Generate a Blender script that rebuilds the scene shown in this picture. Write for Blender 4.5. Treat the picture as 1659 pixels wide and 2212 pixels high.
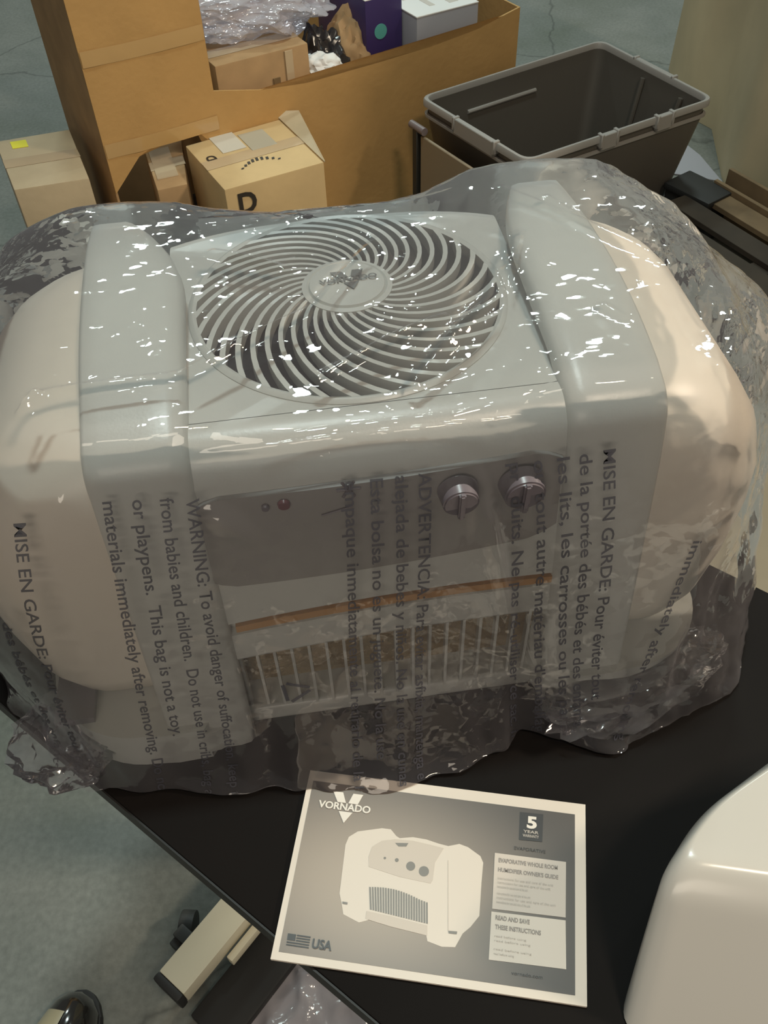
import bpy, bmesh, math, random
from mathutils import Vector, Matrix, noise
from mathutils.bvhtree import BVHTree
random.seed(7)
S = bpy.context.scene
COL = S.collection
R = math.radians
for o in list(bpy.data.objects): bpy.data.objects.remove(o)

# ------------------------------------------------------------ camera
cam_d = bpy.data.cameras.new('camera'); cam = bpy.data.objects.new('camera', cam_d); COL.objects.link(cam)
S.camera = cam
F_PX, W_PX, H_PX = 1900.0, 1659, 2212
cam_d.sensor_fit = 'VERTICAL'; cam_d.sensor_height = 24.0; cam_d.sensor_width = 18.0
cam_d.lens = 24.0 * F_PX / H_PX
cam_d.clip_start = .02; cam_d.clip_end = 60
dn = Vector((0.0268, 0.6643, 0.7470)).normalized()       # world down, seen in the camera (x right, y down, z ahead)
zz = -dn; yy = Vector((0, 0, 1)) - Vector((0, 0, 1)).dot(zz) * zz; yy.normalize(); xx = yy.cross(zz)
RW = Matrix((xx, yy, zz))                                # camera -> world
CAM = Vector((0, 0, 1.412))
m3 = Matrix((RW.col[0], -RW.col[1], -RW.col[2])).transposed()
cam.matrix_world = Matrix.Translation(CAM) @ m3.to_4x4()

# ------------------------------------------------------------ world, lamps, exposure
w = bpy.data.worlds.new('world'); S.world = w; w.use_nodes = True
w.node_tree.nodes['Background'].inputs[0].default_value = (.72, .70, .66, 1)
w.node_tree.nodes['Background'].inputs[1].default_value = .15
S.view_settings.view_transform = 'Standard'; S.view_settings.look = 'None'
S.view_settings.gamma = 1; S.view_settings.use_curve_mapping = False
S.view_settings.exposure = -0.15

def area(name, loc, target, sx, sy, power, col):
    l = bpy.data.lights.new(name, 'AREA'); l.shape = 'RECTANGLE'; l.size = sx; l.size_y = sy
    l.energy = power; l.color = col
    o = bpy.data.objects.new(name, l); COL.objects.link(o); o.location = loc
    o.rotation_euler = (Vector(target) - Vector(loc)).to_track_quat('-Z', 'Y').to_euler()
    return o
COOL = (.80, .97, .93); WARM = (1.0, .84, .64)
area('high_bay_or_fill_lamp', (-.1, 1.3, 5.0), (-.1, 1.4, 0), .5, .25, 72, COOL)
area('high_bay_or_fill_lamp', (1.4, 5.2, 5.0), (1.2, 4.4, 0), .6, .2, 70, COOL)
area('high_bay_or_fill_lamp', (-1.6, 6.2, 5.0), (-1.2, 5.0, 0), .6, .2, 62, COOL)
area('high_bay_or_fill_lamp', (-.1, 8.2, 5.6), (0, 6, 0), .7, .2, 55, COOL)
area('high_bay_or_fill_lamp', (3.6, 4.0, 5.0), (2.0, 3.0, 0), .5, .2, 40, COOL)  # added unseen lamp, put in for glints on the bag's right shoulder
area('high_bay_or_fill_lamp', (3.0, .5, 2.9), (.2, .6, .8), .4, .3, 76, WARM)  # unseen warm side light, set low to brighten the right tank
area('high_bay_or_fill_lamp', (1.0, -.6, 3.6), (-.3, 2.2, .3), .5, .3, 36, WARM)  # added unseen warm light that brightens the bin front
area('high_bay_or_fill_lamp', (-.6, -3.4, 2.6), (-.1, 1.0, .7), 2.2, 1.0, 34, (1.0, .88, .72))  # added soft fill behind the camera for the front faces

# ------------------------------------------------------------ material helpers
def mat(name, col, rough=.5, metal=0, bump=0, bscale=40, var=0, vscale=6, spec=.5, coat=0, detail=4):
    m = bpy.data.materials.new(name); m.use_nodes = True
    nt = m.node_tree; b = nt.nodes['Principled BSDF']
    b.inputs['Roughness'].default_value = rough; b.inputs['Metallic'].default_value = metal
    b.inputs['Specular IOR Level'].default_value = spec
    if coat: b.inputs['Coat Weight'].default_value = coat; b.inputs['Coat Roughness'].default_value = .12
    tc = nt.nodes.new('ShaderNodeTexCoord')
    if var:
        n = nt.nodes.new('ShaderNodeTexNoise'); n.inputs['Scale'].default_value = vscale; n.inputs['Detail'].default_value = detail
        nt.links.new(tc.outputs['Object'], n.inputs['Vector'])
        r = nt.nodes.new('ShaderNodeValToRGB')
        r.color_ramp.elements[0].position = .3; r.color_ramp.elements[1].position = .7
        r.color_ramp.elements[0].color = (*[c * (1 - var) for c in col], 1)
        r.color_ramp.elements[1].color = (*[min(1, c * (1 + var)) for c in col], 1)
        nt.links.new(n.outputs['Fac'], r.inputs['Fac']); nt.links.new(r.outputs['Color'], b.inputs['Base Color'])
    else:
        b.inputs['Base Color'].default_value = (*col, 1)
    if bump:
        n2 = nt.nodes.new('ShaderNodeTexNoise'); n2.inputs['Scale'].default_value = bscale; n2.inputs['Detail'].default_value = 5
        nt.links.new(tc.outputs['Object'], n2.inputs['Vector'])
        bp = nt.nodes.new('ShaderNodeBump'); bp.inputs['Strength'].default_value = bump; bp.inputs['Distance'].default_value = .01
        nt.links.new(n2.outputs['Fac'], bp.inputs['Height']); nt.links.new(bp.outputs['Normal'], b.inputs['Normal'])
    return m

def concrete():
    m = bpy.data.materials.new('concrete'); m.use_nodes = True; nt = m.node_tree; b = nt.nodes['Principled BSDF']
    tc = nt.nodes.new('ShaderNodeTexCoord')
    n = nt.nodes.new('ShaderNodeTexNoise'); n.inputs['Scale'].default_value = 1.7; n.inputs['Detail'].default_value = 8; n.inputs['Roughness'].default_value = .62
    nt.links.new(tc.outputs['Object'], n.inputs['Vector'])
    r = nt.nodes.new('ShaderNodeValToRGB'); e = r.color_ramp.elements
    e[0].position = .28; e[0].color = (.120, .132, .106, 1); e[1].position = .74; e[1].color = (.230, .232, .212, 1)
    e2 = e.new(.5); e2.color = (.165, .174, .156, 1)
    nt.links.new(n.outputs['Fac'], r.inputs['Fac'])
    f = nt.nodes.new('ShaderNodeTexNoise'); f.inputs['Scale'].default_value = 90; f.inputs['Detail'].default_value = 6
    nt.links.new(tc.outputs['Object'], f.inputs['Vector'])
    mx = nt.nodes.new('ShaderNodeMix'); mx.data_type = 'RGBA'; mx.blend_type = 'OVERLAY'; mx.inputs['Factor'].default_value = .35
    nt.links.new(r.outputs['Color'], mx.inputs[6]); nt.links.new(f.outputs['Fac'], mx.inputs[7])
    # hairline cracks
    v = nt.nodes.new('ShaderNodeTexVoronoi'); v.feature = 'DISTANCE_TO_EDGE'; v.inputs['Scale'].default_value = 1.15
    wn = nt.nodes.new('ShaderNodeTexNoise'); wn.inputs['Scale'].default_value = 5; wn.inputs['Detail'].default_value = 4
    nt.links.new(tc.outputs['Object'], wn.inputs['Vector'])
    vm = nt.nodes.new('ShaderNodeMix'); vm.data_type = 'RGBA'; vm.inputs['Factor'].default_value = .12
    nt.links.new(tc.outputs['Object'], vm.inputs[6]); nt.links.new(wn.outputs['Color'], vm.inputs[7])
    nt.links.new(vm.outputs[2], v.inputs['Vector'])
    cr = nt.nodes.new('ShaderNodeValToRGB'); cr.color_ramp.elements[0].color = (.55, .55, .55, 1); cr.color_ramp.elements[0].position = 0
    cr.color_ramp.elements[1].color = (1, 1, 1, 1); cr.color_ramp.elements[1].position = .006
    nt.links.new(v.outputs['Distance'], cr.inputs['Fac'])
    mu = nt.nodes.new('ShaderNodeMix'); mu.data_type = 'RGBA'; mu.blend_type = 'MULTIPLY'; mu.inputs['Factor'].default_value = 1
    nt.links.new(mx.outputs[2], mu.inputs[6]); nt.links.new(cr.outputs['Color'], mu.inputs[7])
    nt.links.new(mu.outputs[2], b.inputs['Base Color'])
    b.inputs['Roughness'].default_value = .55
    bp = nt.nodes.new('ShaderNodeBump'); bp.inputs['Strength'].default_value = .08; bp.inputs['Distance'].default_value = .01
    nt.links.new(f.outputs['Fac'], bp.inputs['Height']); nt.links.new(bp.outputs['Normal'], b.inputs['Normal'])
    return m

def film(name, milk=.10, tint=(.93, .92, .94), gloss=1.0, bump=.5, bscale=60, rough=.07, ior=1.55, mscale=9, facet=.5, fscale=120):
    """thin clear plastic: see-through, fresnel reflection, a little milkiness"""
    m = bpy.data.materials.new(name); m.use_nodes = True; nt = m.node_tree
    for n in list(nt.nodes): nt.nodes.remove(n)
    out = nt.nodes.new('ShaderNodeOutputMaterial')
    tr = nt.nodes.new('ShaderNodeBsdfTransparent'); tr.inputs[0].default_value = (*tint, 1)
    gl = nt.nodes.new('ShaderNodeBsdfGlossy'); gl.inputs['Roughness'].default_value = rough; gl.inputs[0].default_value = (1, 1, 1, 1)
    di = nt.nodes.new('ShaderNodeBsdfDiffuse'); di.inputs[0].default_value = (.84, .80, .87, 1)
    tl = nt.nodes.new('ShaderNodeBsdfTranslucent'); tl.inputs[0].default_value = (.84, .80, .87, 1)
    ad = nt.nodes.new('ShaderNodeMixShader'); ad.inputs[0].default_value = .5
    nt.links.new(di.outputs[0], ad.inputs[1]); nt.links.new(tl.outputs[0], ad.inputs[2])
    tc = nt.nodes.new('ShaderNodeTexCoord')
    n = nt.nodes.new('ShaderNodeTexNoise'); n.inputs['Scale'].default_value = bscale; n.inputs['Detail'].default_value = 1; n.inputs['Roughness'].default_value = .6
    n.inputs['Distortion'].default_value = .8
    nt.links.new(tc.outputs['Object'], n.inputs['Vector'])
    bp = nt.nodes.new('ShaderNodeBump'); bp.inputs['Strength'].default_value = bump; bp.inputs['Distance'].default_value = .004
    mk = nt.nodes.new('ShaderNodeTexNoise'); mk.inputs['Scale'].default_value = mscale; mk.inputs['Detail'].default_value = 2
    nt.links.new(tc.outputs['Object'], mk.inputs['Vector'])
    mm = nt.nodes.new('ShaderNodeMapRange'); mm.inputs['From Min'].default_value = .46; mm.inputs['From Max'].default_value = .62; mm.inputs['To Min'].default_value = .10; mm.inputs['To Max'].default_value = 1
    nt.links.new(mk.outputs['Fac'], mm.inputs['Value'])
    ml = nt.nodes.new('ShaderNodeMath'); ml.operation = 'MULTIPLY'
    nt.links.new(n.outputs['Fac'], ml.inputs[0]); nt.links.new(mm.outputs[0], ml.inputs[1])
    nt.links.new(ml.outputs[0], bp.inputs['Height'])
    # tiny flat facets of crinkled film, each tilted its own way
    mp_ = nt.nodes.new('ShaderNodeMapping'); mp_.inputs['Scale'].default_value = (.8, 2.3, 1.2); mp_.inputs['Rotation'].default_value = (.2, .3, .5)
    nt.links.new(tc.outputs['Object'], mp_.inputs[0])
    dn_ = nt.nodes.new('ShaderNodeTexNoise'); dn_.inputs['Scale'].default_value = 60; dn_.inputs['Detail'].default_value = 2
    nt.links.new(tc.outputs['Object'], dn_.inputs['Vector'])
    dx = nt.nodes.new('ShaderNodeVectorMath'); dx.operation = 'MULTIPLY_ADD'; dx.inputs[1].default_value = (.02, .02, .02)
    nt.links.new(dn_.outputs['Color'], dx.inputs[0]); nt.links.new(mp_.outputs[0], dx.inputs[2])
    vo = nt.nodes.new('ShaderNodeTexVoronoi'); vo.inputs['Scale'].default_value = fscale
    nt.links.new(dx.outputs[0], vo.inputs['Vector'])
    sb_ = nt.nodes.new('ShaderNodeVectorMath'); sb_.operation = 'SUBTRACT'; sb_.inputs[1].default_value = (.5, .5, .5)
    nt.links.new(vo.outputs['Color'], sb_.inputs[0])
    km = nt.nodes.new('ShaderNodeMath'); km.operation = 'MULTIPLY'; km.inputs[1].default_value = facet
    nt.links.new(mm.outputs[0], km.inputs[0])
    sc_ = nt.nodes.new('ShaderNodeVectorMath'); sc_.operation = 'SCALE'
    nt.links.new(sb_.outputs[0], sc_.inputs[0]); nt.links.new(km.outputs[0], sc_.inputs['Scale'])
    aa_ = nt.nodes.new('ShaderNodeVectorMath'); aa_.operation = 'ADD'
    nt.links.new(bp.outputs['Normal'], aa_.inputs[0]); nt.links.new(sc_.outputs[0], aa_.inputs[1])
    nn_ = nt.nodes.new('ShaderNodeVectorMath'); nn_.operation = 'NORMALIZE'
    nt.links.new(aa_.outputs[0], nn_.inputs[0])
    nt.links.new(nn_.outputs[0], gl.inputs['Normal'])
    lw = nt.nodes.new('ShaderNodeLayerWeight'); lw.inputs['Blend'].default_value = .35
    mr = nt.nodes.new('ShaderNodeMapRange'); mr.inputs['To Min'].default_value = milk; mr.inputs['To Max'].default_value = min(.9, milk * 4.5)
    pw = nt.nodes.new('ShaderNodeMath'); pw.operation = 'POWER'; pw.inputs[1].default_value = 2.2
    nt.links.new(lw.outputs['Facing'], pw.inputs[0]); nt.links.new(pw.outputs[0], mr.inputs['Value'])
    m1 = nt.nodes.new('ShaderNodeMixShader'); nt.links.new(mr.outputs[0], m1.inputs[0])
    nt.links.new(tr.outputs[0], m1.inputs[1]); nt.links.new(ad.outputs[0], m1.inputs[2])
    fr = nt.nodes.new('ShaderNodeFresnel'); fr.inputs['IOR'].default_value = ior
    nt.links.new(bp.outputs['Normal'], fr.inputs['Normal'])
    fm = nt.nodes.new('ShaderNodeMath'); fm.operation = 'MULTIPLY'; fm.inputs[1].default_value = gloss; fm.use_clamp = True
    nt.links.new(fr.outputs[0], fm.inputs[0])
    m2 = nt.nodes.new('ShaderNodeMixShader'); nt.links.new(fm.outputs[0], m2.inputs[0])
    nt.links.new(m1.outputs[0], m2.inputs[1]); nt.links.new(gl.outputs[0], m2.inputs[2])
    nt.links.new(m2.outputs[0], out.inputs[0])
    return m

M = dict(
    concrete=concrete(),
    white=mat('white_plastic', (.56, .575, .545), .32, spec=.5, bump=.03, bscale=500),
    tankwhite=mat('tank_plastic', (.74, .69, .60), .38, spec=.5),
    panel=mat('panel_plastic', (.30, .29, .275), .35),  # greyed: the panel's dark reflection is put into its colour
    dark=mat('dark_plastic', (.035, .032, .032), .45),
    knob=mat('knob_plastic', (.16, .14, .16), .3),
    amber=mat('amber_strip', (.50, .27, .10), .45),
    wick=mat('wick_filter', (.34, .26, .14), .9, bump=.6, bscale=160, var=.25, vscale=30),
    greyprint=mat('grey_print', (.16, .17, .165), .5),
    cardboard=mat('cardboard', (.50, .30, .115), .75, var=.06, vscale=9, bump=.10, bscale=60, spec=.25),
    cardboard_pale=mat('cardboard_pale', (.60, .43, .22), .72, var=.07, vscale=10, bump=.08, bscale=50, spec=.3),
    cardboard_grey=mat('cardboard_grey', (.50, .40, .26), .6, var=.08, vscale=10, bump=.08, bscale=50),
    cardboard_brown=mat('cardboard_brown', (.42, .27, .14), .75, var=.12, vscale=14, spec=.2),
    tan_sheet=mat('tan_sheet', (.62, .51, .33), .7, var=.12, vscale=3, spec=.2),
    tape=mat('clear_tape', (.55, .42, .27), .12, coat=1),
    label=mat('paper_label', (.62, .58, .50), .5),
    paper=mat('white_paper', (.78, .76, .74), .6),
    ink=mat('black_ink', (.03, .022, .015), .6),
    yellow=mat('yellow_sticker', (.78, .72, .04), .5),
    grey_tote=mat('grey_tote_plastic', (.115, .104, .090), .38, bump=.04, bscale=250),
    grey_rim=mat('grey_rim_plastic', (.33, .31, .29), .38),
    table=mat('table_laminate', (.007, .0055, .005), .62, var=.25, vscale=4, spec=.12),
    edge=mat('table_edging', (.015, .013, .012), .5),
    cream=mat('cream_metal', (.66, .62, .48), .4),
    rubber=mat('black_rubber', (.018, .018, .018), .6),
    caster=mat('caster_rubber', (.045, .047, .045), .55),
    wood=mat('pallet_wood', (.17, .115, .06), .8, var=.3, vscale=8),
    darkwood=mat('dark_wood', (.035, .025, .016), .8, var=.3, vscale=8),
    purple=mat('purple_print', (.045, .028, .12), .4),
    teal=mat('teal_print', (.10, .38, .35), .5),
    coral=mat('coral_print', (.72, .22, .14), .5),
    greycard=mat('grey_card', (.36, .36, .40), .5),
    leather=mat('patent_leather', (.02, .018, .016), .08, coat=1),
    shoe_tan=mat('shoe_tan_panel', (.40, .34, .22), .3, coat=.5),
    blacksteel=mat('black_steel', (.03, .028, .024), .45),
)
M['logo'] = mat('logo_white', (.80, .76, .70), .4)
M['printpale'] = mat('print_pale', (.62, .56, .50), .4)
M['printtext'] = mat('print_text', (.30, .27, .25), .5)
M['printfaint'] = mat('print_faint', (.50, .46, .42), .5)
M['printbadge'] = mat('print_badge', (.030, .026, .026), .4)
M['printgrille'] = mat('print_grille', (.20, .185, .165), .4)
M['printwhite'] = mat('print_white', (.72, .655, .58), .4)
M['printshade'] = mat('print_shade', (.60, .53, .46), .4)

# ------------------------------------------------------------ mesh helpers
def link(name, bm, m, parent=None, smooth=False, angle=None):
    me = bpy.data.meshes.new(name); bmesh.ops.recalc_face_normals(bm, faces=bm.faces[:]) if angle != 'keep' else None
    bm.to_mesh(me); bm.free()
    o = bpy.data.objects.new(name, me); COL.objects.link(o)
    if m is not None: me.materials.append(M[m] if isinstance(m, str) else m)
    if parent is not None: o.parent = parent
    if smooth:
        for p in me.polygons: p.use_smooth = True
        if hasattr(me, 'set_sharp_from_angle'): me.set_sharp_from_angle(angle=R(40) if angle in (None, 'keep') else R(angle))
    return o
def empty(name, loc, rz, label, cat, group=None):
    o = bpy.data.objects.new(name, None); COL.objects.link(o); o.location = loc; o.rotation_euler = (0, 0, rz)
    o.empty_display_size = .05
    return tag(o, label, cat, group)
def tag(o, label, cat, group=None):
    o['label'] = label; o['category'] = cat
    if group: o['group'] = group
    return o
def box(bm, x0, x1, y0, y1, z0, z1, mtx=None):
    r = bmesh.ops.create_cube(bm, size=1)
    bmesh.ops.scale(bm, vec=(x1 - x0, y1 - y0, z1 - z0), verts=r['verts'])
    bmesh.ops.translate(bm, vec=((x0 + x1) / 2, (y0 + y1) / 2, (z0 + z1) / 2), verts=r['verts'])
    if mtx: bmesh.ops.transform(bm, matrix=mtx, verts=r['verts'])
    return r['verts']
def bevel(bm, w, seg=2):
    bmesh.ops.bevel(bm, geom=bm.edges[:], offset=w, segments=seg, affect='EDGES', profile=.6)
def rbox(name, x0, x1, y0, y1, z0, z1, m, parent=None, bw=.003, seg=2, mtx=None):
    bm = bmesh.new(); box(bm, x0, x1, y0, y1, z0, z1)
    if bw: bevel(bm, bw, seg)
    if mtx: bmesh.ops.transform(bm, matrix=mtx, verts=bm.verts[:])
    return link(name, bm, m, parent, smooth=bool(bw))
def prism(bm, pts, z0, z1):
    a = [bm.verts.new((x, y, z0)) for x, y in pts]; b = [bm.verts.new((x, y, z1)) for x, y in pts]
    bm.faces.new(a[::-1]); bm.faces.new(b); n = len(pts)
    for i in range(n): bm.faces.new((a[i], a[(i + 1) % n], b[(i + 1) % n], b[i]))
    return a + b
def hexa(bm, bot, top):
    a = [bm.verts.new(p) for p in bot]; b = [bm.verts.new(p) for p in top]; n = len(a)
    bm.faces.new(a[::-1]); bm.faces.new(b)
    for i in range(n): bm.faces.new((a[i], a[(i + 1) % n], b[(i + 1) % n], b[i]))
def tube(bm, pts, r, seg=10):
    rings = []
    pts = [Vector(p) for p in pts]
    for i, p in enumerate(pts):
        t = (pts[min(i + 1, len(pts) - 1)] - pts[max(i - 1, 0)]).normalized()
        q = t.to_track_quat('Z', 'Y')
        rings.append([bm.verts.new(p + q @ Vector((r * math.cos(a), r * math.sin(a), 0))) for a in [2 * math.pi * k / seg for k in range(seg)]])
    for A, B in zip(rings, rings[1:]):
        for k in range(seg): bm.faces.new((A[k], A[(k + 1) % seg], B[(k + 1) % seg], B[k]))
    bm.faces.new(rings[0][::-1]); bm.faces.new(rings[-1])
def cyl(bm, c, r, h, seg=32, r2=None, mtx=None):
    q = bmesh.ops.create_cone(bm, cap_ends=True, segments=seg, radius1=r, radius2=r if r2 is None else r2, depth=h)
    bmesh.ops.translate(bm, vec=(c[0], c[1], c[2] + h / 2), verts=q['verts'])
    if mtx: bmesh.ops.transform(bm, matrix=mtx, verts=q['verts'])
    return q['verts']
FONT = None
def text_mesh(s, size=1.0, extrude=0.0, bold=0.0):
    """text laid out along +x from the origin, returned as a mesh datablock"""
    c = bpy.data.curves.new('lettering', 'FONT'); c.body = s; c.size = size; c.extrude = extrude; c.offset = bold
    c.resolution_u = 3
    o = bpy.data.objects.new('lettering', c); COL.objects.link(o)
    dg = bpy.context.evaluated_depsgraph_get(); dg.update()
    me = bpy.data.meshes.new_from_object(o.evaluated_get(dg))
    bpy.data.objects.remove(o); bpy.data.curves.remove(c)
    return me
def put_text(name, s, m, parent, origin, xdir, ydir, length=None, height=None, bold=0.02, lift=.0004):
    """flat lettering with its baseline from origin along xdir; scaled to length and height"""
    me = text_mesh(s, 1.0, 0, bold)
    if not me.vertices: return None
    xs = [v.co.x for v in me.vertices]; ys = [v.co.y for v in me.vertices]
    x0, x1, y0, y1 = min(xs), max(xs), min(ys), max(ys)
    sx = (length / (x1 - x0)) if length else None; sy = (height / (y1 - y0)) if height else None
    sx = sx or sy; sy = sy or sx
    X = Vector(xdir).normalized(); Y = Vector(ydir).normalized(); N = X.cross(Y)
    for v in me.vertices:
        v.co = Vector(origin) + X * (v.co.x - x0) * sx + Y * (v.co.y - y0) * sy + N * lift
    me.materials.clear(); me.materials.append(M[m] if isinstance(m, str) else m)
    o = bpy.data.objects.new(name, me); COL.objects.link(o); o.parent = parent
    return o

# ------------------------------------------------------------ floor
bm = bmesh.new(); box(bm, -7, 7, -3, 14, -.08, 0)
fl = link('floor', bm, 'concrete'); fl['kind'] = 'structure'

# ------------------------------------------------------------ table (dark bench top seen from above)
TD = Vector((.781, -.624, 0)); TN = Vector((.624, .781, 0))
tab = empty('work_table', (.1, .35, 0), 0, 'black laminate work table under the bagged humidifier', 'table')
def TP(a, b, z=0): p = TD * a + TN * b - Vector((.1, .35, 0)); return Vector((p.x, p.y, z))
bm = bmesh.new()
c = [TP(-.66, .0953), TP(1.0, .0953), TP(1.0, .587), TP(-.66, .587)]
hexa(bm, [(p.x, p.y, .722) for p in c], [(p.x, p.y, .7495) for p in c]); bevel(bm, .0015, 2)
link('tabletop', bm, 'table', tab, True)
bm = bmesh.new()
cc = [TP(-.659, .0938), TP(1.0, .0938), TP(1.0, .0952), TP(-.659, .0952)]
hexa(bm, [(p.x, p.y, .724) for p in cc], [(p.x, p.y, .7475) for p in cc]); link('edging', bm, 'edge', tab)
# legs: one column pair near each end with T feet reaching out past the edge
def zrot(a, o): return Matrix.Translation(o) @ Matrix.Rotation(a, 4, 'Z')
fa = math.atan2(-.129, -.078) ; 
def floor_foot(cx, cy, ang, ln, n='foot'):
    mt = zrot(ang, Vector((cx, cy, 0)) - Vector((.1, .35, 0)))
    f = rbox(n, 0, ln, -.0245, .0245, .055, .092, 'cream', tab, .003, 2, mt)
    bm = bmesh.new(); box(bm, ln, ln + .012, -.0250, .0250, .052, .093); bevel(bm, .004, 2); bmesh.ops.transform(bm, matrix=mt, verts=bm.verts[:]); link('end_cap', bm, 'rubber', f, True)
    bm = bmesh.new()
    q = bmesh.ops.create_cone(bm, cap_ends=True, segments=28, radius1=.024, radius2=.024, depth=.022)
    bmesh.ops.rotate(bm, matrix=Matrix.Rotation(R(90), 3, 'X'), verts=q['verts']); bmesh.ops.rotate(bm, matrix=Matrix.Rotation(R(35), 3, 'Z'), verts=q['verts']); bmesh.ops.translate(bm, vec=(ln * .68, -.058, .0255), verts=q['verts'])
    box(bm, ln * .70, ln * .70 + .020, -.058, -.022, .044, .058)
    box(bm, ln * .74, ln * .74 + .022, -.056, -.036, .030, .050)
    bevel(bm, .003, 2); bmesh.ops.transform(bm, matrix=mt, verts=bm.verts[:]); link('caster', bm, 'caster', tab, True)
    return mt
ang = math.atan2(.332 - .427, -.3145 + .2365)
mt = floor_foot(-.2365 + .06, .427 + .073, ang, .222)
rbox('foot_rail', .045, .15, .029, .040, .045, .066, 'cream', tab, .002, 2, mt)
rbox('black_floor_bar', -.3, .232, .030, .102, .008, .030, 'rubber', tab, .004, 2, mt)  # flat black bar on the floor along the foot
rbox('leg', -.11, -.05, -.022, .022, .092, .722, 'cream', tab, .003, 2, mt)
mt2 = zrot(ang, TP(.75, .45))
rbox('foot', -.22, .22, -.0245, .0245, .03, .092, 'cream', tab, .003, 2, mt2)
rbox('leg', -.03, .03, -.022, .022, .092, .722, 'cream', tab, .003, 2, mt2)
rbox('caster', -.2, -.15, -.02, .02, 0, .03, 'caster', tab, .004, 2, mt2)
rbox('caster', .15, .2, -.02, .02, 0, .03, 'caster', tab, .004, 2, mt2)

# ------------------------------------------------------------ humidifier
HO = Vector((-.018, .516, .7505)); YAW = R(6.5)
H = empty('humidifier', HO, YAW, 'white evaporative humidifier with round swirl grille wrapped in clear bag', 'humidifier')
def loft(bm, rings, close=True, cap=True):
    vs = [[bm.verts.new(p) for p in r] for r in rings]
    for A, B in zip(vs, vs[1:]):
        n = len(A)
        for k in range(n if close else n - 1): bm.faces.new((A[k], A[(k + 1) % n], B[(k + 1) % n], B[k]))
    if cap: bm.faces.new(vs[0][::-1]); bm.faces.new(vs[-1])
    return vs
def arc(cx, cy, r, a0, a1, n): return [(cx + r * math.cos(R(a0 + (a1 - a0) * i / n)), cy + r * math.sin(R(a0 + (a1 - a0) * i / n))) for i in range(n + 1)]
# --- central body: front wall with arched opening, back wall, deck with a round hole
WD = .296
def bow(u): return -.006 * (1 - (u / .12) ** 2)
def wb(u): return .120 - .014 * (u / .12) ** 2 + .05 * u
bm = bmesh.new(); rings = []
NU = 24
for i in range(NU + 1):
    u = -.122 + .244 * i / NU; b = bow(u); wo = wb(u)
    front = [(-.120 + b, wo), (-.147 + b, wo), (-.149 + b, wo + .004), (-.146 + b, wo + .030), (-.139 + b, wo + .032), (-.139 + b, wo + .041), (-.145 + b, wo + .043), (-.1385 + b * .8, .200), (-.130 + b * .5, .268)]
    rnd = [(-.1025 + .026 * math.cos(R(a)) + b * .4 * (1 - (180 - a) / 90), .270 + .026 * math.sin(R(a))) for a in range(170, 89, -10)]
    top = [(-.100, WD)]
    inner = [(-.100, WD - .003), (-.11, WD - .004)] + [(-.1025 + .023 * math.cos(R(a)), .270 + .023 * math.sin(R(a))) for a in range(100, 171, 14)] + [(-.127, .25), (-.130, wo + .03)]
    rings.append([(u, v, w_) for v, w_ in front + rnd + top + inner])
loft(bm, rings); link('body', bm, 'white', H, True, 30)
# deck plate with hole
bm = bmesh.new()
GC = (0.0, .013); GR = .1125; N = 96
ring_in = [bm.verts.new((GC[0] + GR * math.cos(2 * math.pi * k / N), GC[1] + GR * math.sin(2 * math.pi * k / N), WD)) for k in range(N)]
def rect_pt(a):
    dx, dy = math.cos(a), math.sin(a); t = 1e9
    for lim, c0, d in ((.127, GC[0], dx), (-.127, GC[0], dx), (.122, GC[1], dy), (-.1005, GC[1], dy)):
        if abs(d) > 1e-6:
            s = (lim - c0) / d
            if s > 0: t = min(t, s)
    return (GC[0] + dx * t, GC[1] + dy * t)
def rp_(a):
    x, y = rect_pt(a)
    if y > .09: y = min(y, .120 - .020 * (abs(x) / .127) ** 3)
    return x, y
ring_out = [bm.verts.new((*rp_(2 * math.pi * k / N), WD)) for k in range(N)]
for k in range(N): bm.faces.new((ring_in[k], ring_in[(k + 1) % N], ring_out[(k + 1) % N], ring_out[k]))
low = [bm.verts.new((v.co.x, v.co.y, WD - .05)) for v in ring_in]
for k in range(N): bm.faces.new((ring_in[(k + 1) % N], ring_in[k], low[k], low[(k + 1) % N]))
# rounded back edge
back = [(.120 + .018 * math.sin(R(a)), WD - .018 + .018 * math.cos(R(a))) for a in range(0, 91, 15)] + [(.139, .2), (.14, .005)]
prev = None
for v, w_ in back:
    pr_ = [bm.verts.new((.127 * (i - 12) / 12, v - .020 * abs((i - 12) / 12) ** 3, w_)) for i in range(25)]
    if prev:
        for i in range(24): bm.faces.new((prev[i], prev[i + 1], pr_[i + 1], pr_[i]))
    prev = pr_
bmesh.ops.remove_doubles(bm, verts=bm.verts[:], dist=1e-5)
link('deck', bm, 'white', H, True, 30)
# base tray behind the opening
bm = bmesh.new(); box(bm, -.128, .128, -.146, .138, .004, .024); bevel(bm, .004, 3); link('base_tray', bm, 'white', H, True)
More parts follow.
